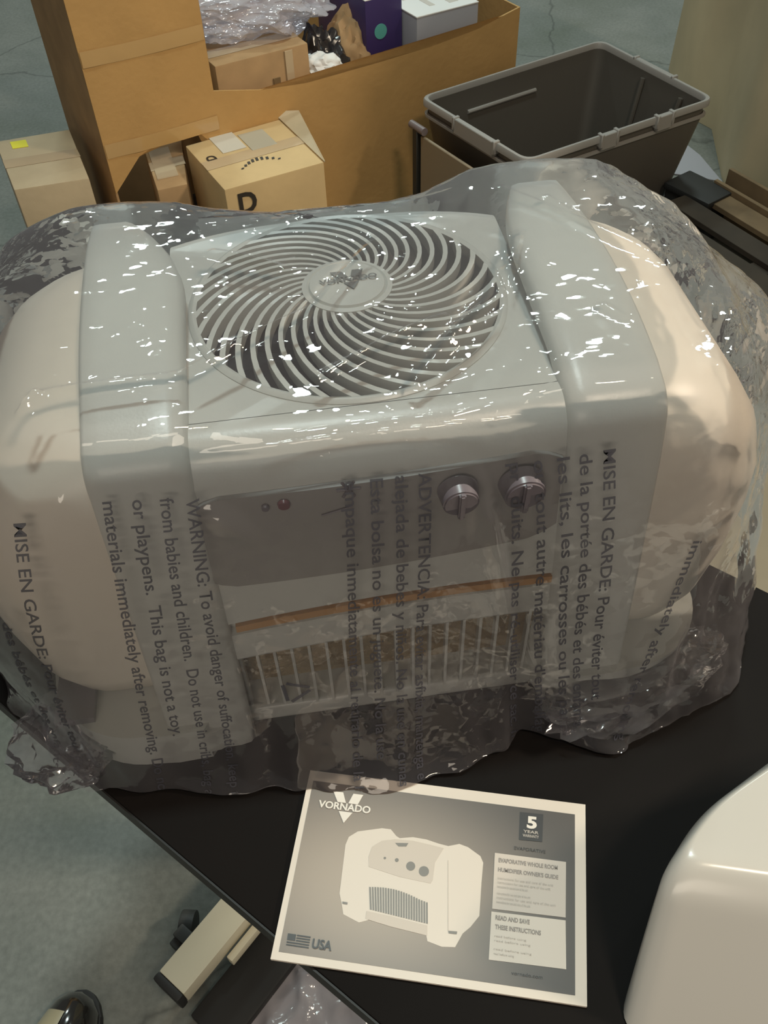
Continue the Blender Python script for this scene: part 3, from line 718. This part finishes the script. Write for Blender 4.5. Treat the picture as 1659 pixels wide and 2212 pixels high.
flat('flag_print', [[(8.7, 122.1), (14.5, 122.1), (14.6, 126.4), (8.9, 126.4)]] + [[(15.2 if y < 126 else 8.9, y), (25, y), (25, y + .9), (15.2 if y < 126 else 8.9, y + .9)] for y in (122.1, 123.8, 125.5, 127.3, 129.0)], Z2, 'printbadge', cov)
def mt_(s, x, y, ln, h, m, z=Z3, bold=.02, name='lettering'):
    px, py = mp(x, y); return put_text(name, s, m, cov, (px, py, z), (1, 0, 0), (0, 1, 0), ln / 1000, h / 1000, bold, .0001)
mt_('5', 172.0, 24.8, 7.5, 9.6, 'logo', bold=.04); mt_('YEAR', 169.5, 28.4, 11.5, 2.2, 'printfaint'); mt_('WARRANTY', 169.2, 31.6, 12, 2.2, 'printfaint')
mt_('EVAPORATIVE', 163.5, 42.0, 23, 2.4, 'printbadge', bold=0)
mt_('EVAPORATIVE WHOLE ROOM', 152.5, 53.0, 43, 3.2, 'printtext', bold=.03); mt_("HUMIDIFIER OWNER'S GUIDE", 152.5, 59.8, 43.5, 3.2, 'printtext', bold=.03)
for i, (ln) in enumerate((40, 38, 22)): mt_('instructions for use and care of the unit', 152.5, 65.4 + 3 * i, ln, 1.9, 'printfaint', bold=0)
for i, (ln) in enumerate((24, 42, 24)): mt_('instructions for use and care of the unit', 152.5, 76.2 + 3 * i, ln, 1.9, 'printfaint', bold=0)
mt_('READ AND SAVE', 152.5, 93.6, 24, 3.2, 'printtext', bold=.03); mt_('THESE INSTRUCTIONS', 152.5, 99.8, 32, 3.2, 'printtext', bold=.03)
for i, (ln) in enumerate((22, 25)): mt_('read before using', 152.5, 105.5 + 3 * i, ln, 1.9, 'printfaint', bold=0)
for i, (ln) in enumerate((26, 14)): mt_('read before using', 152.5, 114.0 + 3 * i, ln, 1.9, 'printfaint', bold=0)
mt_('vornado.com', 165.3, 127.4, 21, 2.2, 'printbadge', bold=0); mt_('USA', 27, 129.6, 14, 6.6, 'printbadge', bold=.03)
px, py = mp(32.4, 26.0); logo(cov, 'logo', px, py, Z3, .0300, .0210, R(0))

# ------------------------------------------------------------ white moulded tank standing in the front right corner
def WP(u, v, z):
    r = RW @ Vector(((u - W_PX / 2) / F_PX, (v - H_PX / 2) / F_PX, 1)); return CAM + r * ((z - CAM.z) / r.z)
tk = empty('spare_water_tank', (.24, .16, .7500), 0, 'glossy white plastic tank standing on the table corner nearest the camera', 'water tank')
bm = bmesh.new()
# A: nearest top corner; the block is sheared outwards towards its foot
top = [(-.0800, .0330), (.090, .0010), (.150, .145), (.032, .112), (-.0400, .0720)]
top = [(x, y, .102) for x, y in top]
bot = [(-.102, -.035), (.115, -.075), (.170, .155), (.030, .130), (-.048, .062)]
bot = [(x, y, .0015) for x, y in bot]
def rp(P, rad, z, sc=1.0, n=8):
    c = sum((Vector(p[:2]) for p in P), Vector((0, 0))) / len(P); out = []; Q = [c + (Vector(p[:2]) - c) * sc for p in P]
    for i in range(len(Q)):
        a, b, c_ = Q[i - 1], Q[i], Q[(i + 1) % len(Q)]
        rd = min(rad, (a - b).length * .48, (c_ - b).length * .48)
        A_, C_ = b + (a - b).normalized() * rd, b + (c_ - b).normalized() * rd
        for k in range(n + 1):
            t = k / n; q = A_.lerp(b, t).lerp(b.lerp(C_, t), t); out.append((q.x, q.y, z))
    return out
def mixp(t): return [(b[0] + (a[0] - b[0]) * t, b[1] + (a[1] - b[1]) * t) for a, b in zip(top, bot)]
rgs = [rp(mixp(t), .022, .0015 + .1005 * t) for t in (0, .2, .4, .6, .75)]
for a in range(0, 91, 10): rgs.append(rp(mixp(.80 + .2 * math.sin(R(a))), .022, .0015 + .1005 * (.80 + .2 * math.sin(R(a))), 1 - .16 * (1 - math.cos(R(a)))))
loft(bm, rgs)
sh = link('tank_shell', bm, mat('glossy_white_plastic', (.60, .575, .53), .25, coat=.3), tk, True, 60)

# ------------------------------------------------------------ cardboard bin in the background
BA = R(29); BO = Vector((.447, 2.770, 0))
BIN = empty('cardboard_bin', BO, BA, 'large open cardboard bin with one tall raised flap on the warehouse floor', 'bin')
def wall_poly(name, pts, y0, y1, m='cardboard'):      # pts in (s, z)
    bm = bmesh.new()
    a = [bm.verts.new((s, y0, z)) for s, z in pts]; b = [bm.verts.new((s, y1, z)) for s, z in pts]
    fa_ = bm.faces.new(a); fb = bm.faces.new(b[::-1]); n = len(pts)
    for i in range(n): bm.faces.new((a[i], b[i], b[(i + 1) % n], a[(i + 1) % n]))
    bmesh.ops.triangulate(bm, faces=[f for f in bm.faces if len(f.verts) > 4])
    return link(name, bm, m, BIN)
SL = -1.2672
wall_poly('front_wall', [(-1.2672, 0.2731), (-1.1847, 0.351), (-1.1159, 0.3767), (-1.0242, 0.3785), (-0.9142, 0.2456), (-0.9142, 0), (0.0074, 0), (0.0074, 0.4702), (-0.0522, 0.4583), (-0.1439, 0.44), (-0.2998, 0.4271), (-0.4649, 0.4226), (-0.6941, 0.4198), (-0.8317, 0.4336), (-0.9582, 0.4611), (-0.9582, 0.6857), (-0.9564, 1.3551), (-1.2672, 1.3551)], 0, .006)
D_ = .385
bm = bmesh.new(); box(bm, SL, SL + .006, .006, D_, 0, 1.35); link('left_wall', bm, 'cardboard_brown', BIN)  # browner than the front wall: its shaded side is put into the colour
bm = bmesh.new(); box(bm, 0.0014, 0.0074, .006, .92, 0, .47); link('right_wall', bm, 'cardboard', BIN)
bm = bmesh.new(); box(bm, SL + .3, 0.0014, .914, .92, 0, .44); link('back_wall', bm, 'cardboard', BIN)
bm = bmesh.new(); prism(bm, [(SL + .006, .01), (0.0014, .01), (0.0014, .91), (-.65, .91), (-.85, .385), (SL + .006, .385)], .001, .006); link('bin_floor', bm, 'darkwood', BIN)  # dark colour stands in for the shadow inside the bin
bm = bmesh.new(); box(bm, SL + .006, -.80, D_ - .006, D_, .006, .42); link('added_dark_panel', bm, 'cardboard_brown', BIN)  # panel added so the opening in the front wall stays dark
# tape over the two seams of the flap
for z0, hh in ((0.6014, .018), (0.3813, .018)):
    bm = bmesh.new(); n = 22; prev = None
    for i in range(n + 1):
        s = SL + .002 + (.305) * i / n; off = -.0012 - .0025 * max(0, noise.noise(Vector((s * 23, z0 * 9, 0)))); dz = .004 * noise.noise(Vector((s * 6, z0, 4)))
        q = [bm.verts.new((s, off, z0 + dz - hh)), bm.verts.new((s, off - .004 * (abs(noise.noise(Vector((s * 31, 3, 0))))), z0 + dz)), bm.verts.new((s, off, z0 + dz + hh))]
        if prev:
            for j in range(2): bm.faces.new((prev[j], q[j], q[j + 1], prev[j + 1]))
        prev = q
    link('tape', bm, M['cardboard'] if False else 'tape_on_flap' if 'tape_on_flap' in M else M.setdefault('tape_on_flap', mat('tape_on_flap', (.53, .33, .13), .22, coat=1, spec=.8)), BIN, True)

def carton(name, corners, z0, z1, m, label, group=None, flapgap=True, tapem='tape'):
    """box from its four ground corners (front-left, front-right, back-right, back-left)"""
    c = sum((Vector((*p, 0)) for p in corners), Vector()) / 4
    o = empty(name, (c.x, c.y, z0), 0, label, 'box', group)
    L = [Vector((*p, 0)) - c for p in corners]; h = z1 - z0
    bm = bmesh.new(); hexa(bm, [(p.x, p.y, 0) for p in L], [(p.x, p.y, h) for p in L]); bevel(bm, .004, 2); link('carton_body', bm, m, o, True)
    mf, mb = (L[0] + L[3]) / 2, (L[1] + L[2]) / 2   # seam runs along the long side
    bm = bmesh.new()
    n = (L[3] - L[0]).normalized() * .024; n_seg = 14; prev = None
    for i in range(n_seg + 1):
        p = mf.lerp(mb, i / n_seg); zz_ = h + .0012 + .0018 * abs(noise.noise(Vector((p.x * 40, p.y * 40, z1))))
        q = [bm.verts.new((p.x - n.x, p.y - n.y, h + .0008)), bm.verts.new((p.x, p.y, zz_)), bm.verts.new((p.x + n.x, p.y + n.y, h + .0008))]
        if prev:
            for j in range(2): bm.faces.new((prev[j], q[j], q[j + 1], prev[j + 1]))
        prev = q
    link('tape', bm, tapem, o, True)
    return o, L, h
# carton with the letter D
dbx, L, h = carton('cardboard_box', [(-0.3558, 2.0156), (-0.1155, 2.1357), (-0.2403, 2.3870), (-0.4796, 2.2540)], .001, 0.3464, 'cardboard_pale', 'tan carton marked with a black letter D in front of the bin', 'cardboard boxes in and around the bin')
X = (L[1] - L[0]).normalized(); Y = (L[3] - L[0]).normalized(); Zv = Vector((0, 0, 1))
put_text('letter', 'D', 'ink', dbx, L[0] + X * .030 + Zv * (h - .075), X, Zv, .048, .056, bold=.03, lift=.002)
put_text('letter', 'D', 'ink', dbx, L[0] + X * .045 + Y * .155 + Zv * h, -Y * -1, -X, .026, .026, bold=.03, lift=.0012)
def quad_on(parent, name, o_, X, Y, w_, d_, m, lift=.001):
    bm = bmesh.new(); N_ = X.cross(Y); p = [o_, o_ + X * w_, o_ + X * w_ + Y * d_, o_ + Y * d_]
    hexa(bm, [q + N_ * lift * .3 for q in p], [q + N_ * lift for q in p]); return link(name, bm, m, parent)
top0 = L[0] + Zv * h
quad_on(dbx, 'paper_label', top0 + X * .068 + Y * .175, X, Y, .065, .10, 'label', .0016)
quad_on(dbx, 'paper_label', top0 + X * .139 + Y * .150, X, Y, .070, .10, mat('label_grey', (.46, .42, .33), .4), .0016)
bm = bmesh.new()
for i in range(9):
    s = i / 8; p = top0 + X * (.075 + .10 * s) + Y * (.072 + .022 * math.sin(math.pi * s)); hexa(bm, [p + d_ + Zv * .0006 for d_ in (Vector(), X * .007, X * .010 + Y * (.006 + .010 * math.sin(math.pi * s)), Y * (.006 + .010 * math.sin(math.pi * s)) + X * .003)], [p + d_ + Zv * .0012 for d_ in (Vector(), X * .007, X * .010 + Y * (.006 + .010 * math.sin(math.pi * s)), Y * (.006 + .010 * math.sin(math.pi * s)) + X * .003)])
link('arrow_print', bm, 'ink', dbx)
# lifted torn flap at its back right corner
bm = bmesh.new(); P = [L[2] + Zv * h, L[1] + Zv * h, L[1] + X * .012 + Y * .02 + Zv * (h - .012), L[2] + X * .055 - Y * .01 + Zv * (h + .012), L[2] - X * .02 + Y * .02 + Zv * (h + .016)]
hexa(bm, P, [p + Vector((0, 0, .003)) for p in P]); link('carton_flap', bm, 'cardboard_grey', dbx)
# narrow brown carton
nb, L, h = carton('cardboard_box', [(-0.5429, 2.1137), (-0.4695, 2.1412), (-0.5181, 2.4025), (-0.6162, 2.3567)], .001, 0.3006, 'cardboard_brown', 'small brown carton squeezed between the bin flap and the D carton', 'cardboard boxes in and around the bin')
quad_on(nb, 'wide_tape', L[0] + (L[1] - L[0]) * .12 + (L[3] - L[0]) * .2 + Vector((0, 0, h)), (L[1] - L[0]).normalized(), (L[3] - L[0]).normalized(), .055, .17, 'tape', .002)
# carton at the far left with yellow sticker
lb, L, h = carton('cardboard_box', [(-0.8666, 2.0312), (-0.6923, 2.0743), (-0.7978, 2.3475), (-0.9812, 2.2925)], .001, 0.3602, 'cardboard_grey', 'wide carton with a yellow sticker left of the bin flap', 'cardboard boxes in and around the bin')
X = (L[1] - L[0]).normalized(); Y = (L[3] - L[0]).normalized(); t0 = L[0] + Zv * h
quad_on(lb, 'yellow_sticker', t0 + X * .035 + Y * .225, X, Y, .040, .042, 'yellow', .0014)
put_text('lettering', 'Gourmet', 'ink', lb, L[0] + X * .02 + Zv * (h - .125), X, Zv, .150, .034, bold=.02, lift=.0045)
# things in the bin (local frame of the bin: s along the front, y behind it)
def KS(s): return -1.73385 + (s - -1.73385) * 0.917
def KZ(z): return 1.412 - (1.412 - z) * 0.917
def BP(s, y, z=0): s = KS(s); y *= 0.917; z = KZ(z) if z else 0; p = Matrix.Rotation(BA, 4, 'Z') @ Vector((s, y, z)) + BO; return p
bx_, L, h = carton('cardboard_box', [BP(-.862, .03).xy, BP(-.572, .03).xy, BP(-.572, .20).xy, BP(-.862, .20).xy], .007, KZ(.425), 'cardboard_brown', 'brown carton with a strip of tape standing inside the bin', 'cardboard boxes in and around the bin')
X = (L[1] - L[0]).normalized()
quad_on(bx_, 'front_tape', L[0] + X * .195 + Vector((0, 0, .06)), X, Zv, .022, h - .065, 'tape', .005)
quad_on(bx_, 'printed_mark', L[0] + X * .155 + Vector((0, 0, h - .15)), X, Zv, .020, .085, mat('faded_ink', (.2, .13, .06), .7), .005)
bm = bmesh.new(); bmesh.ops.create_icosphere(bm, subdivisions=6, radius=1)
for v in bm.verts:
    p = v.co.copy(); n_ = ridge(p + Vector((4, 1, 2)), 1.5, 3)
    v.co = Vector((p.x * .245, p.y * .17, p.z * .085)) * (.78 + .42 * n_)
mw = film('air_pillow_film', milk=.62, tint=(.9, .9, .95), bump=.4, bscale=40, rough=.1)
wp = link('plastic_wrap', bm, mw, None, True, 'keep'); wp.location = BP(-.66, .27, .485); wp.rotation_euler = (0, R(4), BA)
tag(wp, 'bunched translucent white plastic wrap on top of the bin contents', 'plastic wrap')
bm = bmesh.new(); bmesh.ops.create_icosphere(bm, subdivisions=5, radius=1)
for v in bm.verts:
    p = v.co.copy(); v.co = Vector((p.x * .11, p.y * .12, p.z * .17)) * (.7 + .5 * ridge(p + Vector((9, 1, 2)), 1.5, 5))
db = link('black_plastic_bag', bm, mat('bin_liner', (.03, .027, .028), .22, spec=.7), None, True, 'keep'); db.location = BP(-.46, .20, .20)
tag(db, 'crumpled black plastic bag in the bin below the white wrap', 'bag')
bm = bmesh.new(); bmesh.ops.create_icosphere(bm, subdivisions=4, radius=1)
for v in bm.verts:
    p = v.co.copy(); v.co = Vector((p.x * .052, p.y * .045, p.z * .035)) * (.7 + .5 * ridge(p + Vector((2, 8, 2)), 1.6, 4))
tg = link('crumpled_paper', bm, 'paper', None, True, 'keep'); tg.location = BP(-.515, .060, .338)
tag(tg, 'small crumpled white tissue just behind the bin front wall', 'paper')
bm = bmesh.new(); bmesh.ops.create_icosphere(bm, subdivisions=5, radius=1)
for v in bm.verts:
    p = v.co.copy(); v.co = Vector((p.x * .10, p.y * .10, p.z * .19)) * (.75 + .4 * ridge(p + Vector((12, 3, 2)), 1.2, 4))
kp = link('kraft_paper', bm, 'cardboard_brown', None, True, 'keep'); kp.location = BP(-.335, .20, .21)
tag(kp, 'crushed brown packing paper beside the purple box in the bin', 'paper')
def small_box(name, s0, s1, y0, y1, z0, z1, m, label, cat='box', dz=0):
    o = empty(name, BP((s0 + s1) / 2, (y0 + y1) / 2, z0), BA, label, cat)
    hx, hy, h = (s1 - s0) / 2 * 0.917, (y1 - y0) / 2 * 0.917, (z1 - z0) * 0.917
    rbox('carton_body', -hx, hx, -hy, hy, 0, h, m, o, .002, 2); return o, hx, hy, h
wbx, hx, hy, h = small_box('white_box', -.205, .02, .025, .26, .10, .418, 'greycard', 'white topped product box lying in the right end of the bin')
rbox('box_lid', -hx - .001, hx + .001, -hy - .001, hy + .001, h, h + .004, 'paper', wbx, .001, 1)
bm = bmesh.new()
for (x0, x1, y0, y1) in ((-.03, -.012, -.06, .07), (-.012, .05, .055, .07), (.03, .06, -.07, -.02), (-.07, -.05, .02, .08)): box(bm, x0, x1, y0, y1, h + .004, h + .0046)
link('lid_drawing', bm, 'printpale', wbx)
rbox('side_print', -.03, .06, -hy - .0015, -hy, h - .12, h - .07, 'printgrille', wbx, 0)
pb, hx, hy, h = small_box('purple_box', -.34, -.212, .10, .42, .10, .47, 'purple', 'dark purple product box with teal and coral print in the bin')
rbox('white_band', -hx, -hx + .022, -hy, hy, h, h + .002, 'paper', pb, 0)
bm = bmesh.new(); cyl(bm, (0, 0, 0), .020, .0012, 24); bmesh.ops.rotate(bm, matrix=Matrix.Rotation(R(90), 3, 'X'), verts=bm.verts[:]); bmesh.ops.translate(bm, vec=(-.012, -hy, h - .085), verts=bm.verts[:]); link('teal_dot', bm, 'teal', pb)
rbox('teal_patch', -.01, .03, .02, .08, h, h + .0016, 'teal', pb, 0); rbox('coral_patch', -.035, .015, .09, .15, h, h + .0016, 'coral', pb, 0)
sb, hx, hy, h = small_box('purple_box', -.205, .0, .275, .44, .10, .44, 'purple', 'purple box with a grey panel behind the white topped box')
rbox('grey_panel', -.07, .03, -.04, .06, h, h + .0016, 'greycard', sb, 0)

# ------------------------------------------------------------ grey tote
TA = math.atan2(.31, .56)
TOT = empty('storage_tote', (.475, 2.445, 0), 0, 'open grey plastic storage tote without a lid beside the cardboard bin', 'tote')
tc_ = Vector((.475, 2.445, 0))
Tc = [Vector((.143, 2.480, 0)), Vector((.391, 2.086, 0)), Vector((.940, 2.392, 0)), Vector((.703, 2.817, 0))]  # z .45: left, near, right, far
TZ = .35
s_ = (1.412 - TZ) / (1.412 - .35)
Tc = [Vector((at_[0], at_[1], 0)) for at_ in (WP(905, 212, TZ), WP(1135, 352, TZ), WP(1545, 215, TZ), WP(1300, 88, TZ))]
tcen = sum(Tc, Vector()) / 4; TOT.location = (tcen.x, tcen.y, 0); Tl = [p - tcen for p in Tc]
def rring(sc, z, rad=.035, off=0, n=6):
    P = [p * sc for p in Tl]; out = []
    for i in range(4):
        a, b, c_ = P[i - 1], P[i], P[(i + 1) % 4]
        d1 = (a - b).normalized(); d2 = (c_ - b).normalized(); A_, C_ = b + d1 * rad, b + d2 * rad
        for k in range(n + 1):
            t = k / n; q = A_.lerp(b, t).lerp(b.lerp(C_, t), t); q = q + q.normalized() * off; out.append((q.x, q.y, z))
    return out
bm = bmesh.new()
loft(bm, [rring(.80, .002), rring(.965, TZ - .05), rring(.965, TZ - .012), rring(.955, TZ - .012), rring(.955, TZ - .05), rring(.79, .012)], cap=False)
P = [bm.verts.new(p) for p in rring(.79, .012)]; bm.faces.new(P); P = [bm.verts.new(p) for p in rring(.80, .002)]; bm.faces.new(P[::-1])
bmesh.ops.remove_doubles(bm, verts=bm.verts[:], dist=1e-5)
link('tub', bm, 'grey_tote', TOT, True, 50)
bm = bmesh.new(); loft(bm, [rring(.962, TZ - .016), rring(.962, TZ + .001), rring(.967, TZ + .004), rring(.992, TZ + .004), rring(1.0, TZ), rring(1.0, TZ - .014), rring(.985, TZ - .016), rring(.962, TZ - .016)], cap=False)
bmesh.ops.remove_doubles(bm, verts=bm.verts[:], dist=1e-5); link('rim', bm, 'grey_rim', TOT, True, 40)
bm = bmesh.new(); loft(bm, [rring(.972, TZ - .045), rring(.990, TZ - .043), rring(.990, TZ - .036), rring(.970, TZ - .034)], cap=False); link('lip_rib', bm, 'grey_rim', TOT, True, 40)
def along(i, j, t, sc=1.0): return (Tl[i].lerp(Tl[j], t)) * sc
for (i, j, t, w_) in ((1, 2, .42, .05), (1, 2, .72, .05), (3, 2, .5, .16), (0, 1, .55, .17)):
    p = along(i, j, t, .993); d = (Tl[j] - Tl[i]).normalized(); n_ = Vector((-d.y, d.x, 0)); n_ = n_ if n_.dot(p) > 0 else -n_
    bm = bmesh.new(); a = math.atan2(d.y, d.x)
    box(bm, -w_ / 2, w_ / 2, -.008, .008, -.034, .0055); box(bm, -w_ / 2 - .006, -w_ / 2 + .004, -.010, .011, -.026, .009); box(bm, w_ / 2 - .004, w_ / 2 + .006, -.010, .011, -.026, .009)
    bevel(bm, .002, 1); bmesh.ops.transform(bm, matrix=Matrix.Translation(Vector((p.x, p.y, TZ))) @ Matrix.Rotation(a, 4, 'Z'), verts=bm.verts[:])
    link('latch_notch', bm, 'grey_rim', TOT, True)
bm = bmesh.new()   # moulded rib across the inner long wall
a, b = along(0, 3, .22, .935), along(0, 3, .62, .935); tube(bm, [(a.x, a.y, TZ - .075), (b.x, b.y, TZ - .075)], .006, 8); link('inner_rib', bm, 'grey_rim', TOT, True)
bm = bmesh.new()   # vertical moulded panels
for t in (.45, .8):
    p = along(3, 2, t, .94); q = along(3, 2, t, .80); tube(bm, [(p.x, p.y, TZ - .03), (q.x, q.y, .05)], .007, 8)
link('corner_rib', bm, 'grey_tote', TOT, True)
# cart under and beside the tote's short side
CT = empty('utility_cart', (.16, 2.2, 0), math.atan2((Tc[1] - Tc[0]).y, (Tc[1] - Tc[0]).x), 'low utility cart with beige side panel and dark posts left of the tote', 'cart')
ln_ = (Tc[1] - Tc[0]).length; o_ = Tc[0] + (Tc[0] - Tc[3]).normalized() * .035; CT.location = (o_.x, o_.y, 0)
mtc = Matrix.Identity(4)
rbox('side_panel', .075, ln_ - .03, -.012, -.002, .05, .285, mat('beige_panel', (.30, .23, .15), .6), CT, .002, 1)
for x in (.055, ln_ - .02): rbox('post', x - .011, x + .011, -.018, .006, .06, .30, 'blacksteel', CT, .002, 1)
for x in (.055, ln_ - .02):
    bm = bmesh.new(); tube(bm, [(x - .03, -.008, .300), (x + .035, -.008, .300)], .011, 10); link('post_clamp', bm, mat('clamp_grey', (.20, .16, .16), .35), CT, True)
    bm = bmesh.new(); q = cyl(bm, (0, 0, -.009), .03, .018, 24); bmesh.ops.rotate(bm, matrix=Matrix.Rotation(R(90), 3, 'X'), verts=bm.verts[:]); bmesh.ops.translate(bm, vec=(x, -.008, .030), verts=bm.verts[:]); link('wheel', bm, 'rubber', CT, True)
rbox('lower_rail', .03, ln_, -.016, .004, .045, .062, 'blacksteel', CT, .002, 1)

# ------------------------------------------------------------ tan board, dark pallet and stand-ins for lit floor on the right
tb = empty('cardboard_sheet', (1.2, 2.7, 0), 0, 'tall tan cardboard sheet with vertical folds at the right edge', 'cardboard')
bm = bmesh.new(); prev = None
path = [(1.150, 3.45), (1.125, 3.05), (1.175, 2.95), (1.115, 2.62), (1.105, 2.46), (1.175, 2.38), (1.125, 2.20), (1.165, 1.98), (1.25, 1.86), (1.26, 1.6)]
for i, (x, y) in enumerate(path):
    q = [bm.verts.new((x - 1.2 + (z * .02), y - 2.7, z)) for z in (0.001, .3, .7, 1.5)] 
    q2 = [bm.verts.new((x - 1.2 + .008 + (z * .02), y - 2.7, z)) for z in (0.001, .3, .7, 1.5)]
    if prev:
        p, p2 = prev
        for j in range(3): bm.faces.new((p[j], q[j], q[j + 1], p[j + 1])); bm.faces.new((p2[j], p2[j + 1], q2[j + 1], q2[j]))
        bm.faces.new((p[3], q[3], q2[3], p2[3]))
    prev = (q, q2)
link('sheet', bm, 'tan_sheet', tb, True, 60)
pt = empty('pallet', (.95, 2.1, 0), R(-62), 'dark wooden pallet lying behind the table right of the tote', 'pallet')
for i, (x, zt) in enumerate(((-.10, 'darkwood'), (.0, 'darkwood'), (.10, 'wood'))):
    rbox('deck_board', -.20, .55, x - .034, x + .034, .115, .130, zt if i < 2 else 'wood', pt, .001, 1)
for x in (-.17, .16, .5): rbox('stringer', x - .03, x + .03, -.14, .14, .002, .1145, 'darkwood', pt, .002, 1)
rbox('edge_board', -.20, .55, .137, .150, .03, .145, 'wood', pt, .001, 1)
rbox('edge_board', -.2, .60, .186, .198, .03, .165, 'wood', pt, .001, 1)
for pts, lab in (([(1480, 310), (1512, 335), (1560, 392), (1480, 378), (1425, 372)], 'pale patch standing in for lit floor behind the tote corner, the farther one'), ([(1462, 392), (1490, 440), (1440, 480), (1428, 470)], 'pale patch standing in for lit floor nearer the bag')):
    P = [WP(u, v, .004) for u, v in pts]; c = sum(P, Vector()) / len(P)
    bm = bmesh.new(); prism(bm, [(p.x - c.x, p.y - c.y) for p in P], 0, .003); o = link('lit_floor_patch', bm, 'greycard'); o.location = (c.x, c.y, .0015); tag(o, lab, 'paper')  # thin pale plates, brightness of lit floor put into their colour
jb = empty('black_plastic_crate', (.93, 2.32, 0), R(-55), 'black plastic crate end sticking out by the pallet and tan sheet', 'crate')
rbox('crate_body', -.075, .075, -.05, .05, .002, .135, 'rubber', jb, .006, 2)
rbox('crate_rim', -.08, .08, -.055, .055, .120, .138, 'rubber', jb, .004, 2)
bm = bmesh.new(); prism(bm, [(-.5, -.42), (.35, -.42), (.33, .34), (-.5, .40)], 0, .006)
cs = link('cardboard_sheet', bm, mat('dusty_cardboard', (.26, .22, .155), .8, var=.15, vscale=5)); cs.location = (1.02, 1.22, .001); cs.rotation_euler = (0, 0, R(-20))
tag(cs, 'flat tan cardboard sheet lying on the floor beyond the right table edge', 'cardboard')

# ------------------------------------------------------------ lower left: loose plastic film and a shoe tip
bm = bmesh.new(); n = 70; g = []
for i in range(n + 1):
    row = []
    for j in range(n + 1):
        x, y = -.17 + .36 * i / n, -.16 + .30 * j / n
        q = Vector((x * 14, y * 14, 3)); z = .004 + .022 * max(0, ridge(q, .8, 4) - .35) ; e = min(1, min(i, n - i, j, n - j) / 8)
        row.append(bm.verts.new((x + .015 * noise.noise(q), y + .015 * noise.noise(q + Vector((9, 9, 9))), .002 + z * e)))
    g.append(row)
for i in range(n):
    for j in range(n):
        bm.faces.new((g[i][j], g[i + 1][j], g[i + 1][j + 1], g[i][j + 1]))
pf = link('plastic_film', bm, film('floor_film', milk=.7, bump=.4, bscale=50, rough=.15), None, True, 'keep')
pf.location = (-.055, .27, .0); pf.rotation_euler = (0, 0, R(12)); tag(pf, 'crumpled clear plastic film lying on the floor below the booklet corner', 'plastic film')
shoe = empty('shoe', (-.487, .222, 0), R(-14), 'glossy black shoe toe poking into the lower left corner', 'shoe')
def shoe_loft(z0, name, m, hs, sc):
    bm = bmesh.new(); rings = []
    for y, hw, ht in ((.118, .003, .016), (.112, .020, .034), (.098, .032, .046), (.07, .042, .056), (.03, .047, .066), (-.03, .046, .082), (-.09, .041, .095)):
        hw *= sc; rings.append([(hw * math.cos(R(a)), y, z0 + (ht * hs) * math.sin(R(a)) ** .8 if 0 < a < 180 else z0) for a in range(0, 181, 12)])
    loft(bm, rings); return link(name, bm, m, shoe, True, 60)
shoe_loft(.016, 'upper', 'leather', 1, 1.0)
bm = bmesh.new(); prism(bm, [(.05 * math.cos(R(a)), .03 + .095 * math.sin(R(a))) for a in range(0, 181, 15)] + [(-.047, -.09), (.047, -.09)], .002, .017); bevel(bm, .003, 2); link('sole', bm, 'rubber', shoe, True)
bm = bmesh.new(); rings = []
for y, hw, ht in ((.085, .036, .052), (.06, .043, .0615), (.03, .0475, .0685), (.0, .047, .0765)):
    rings.append([(hw * math.cos(R(a)) * 1.01, y, .016 + ht * math.sin(R(a)) ** .8 * 1.01) for a in range(88, 175, 7)])
loft(bm, rings, close=False, cap=False); link('tan_panel', bm, 'shoe_tan', shoe, True)
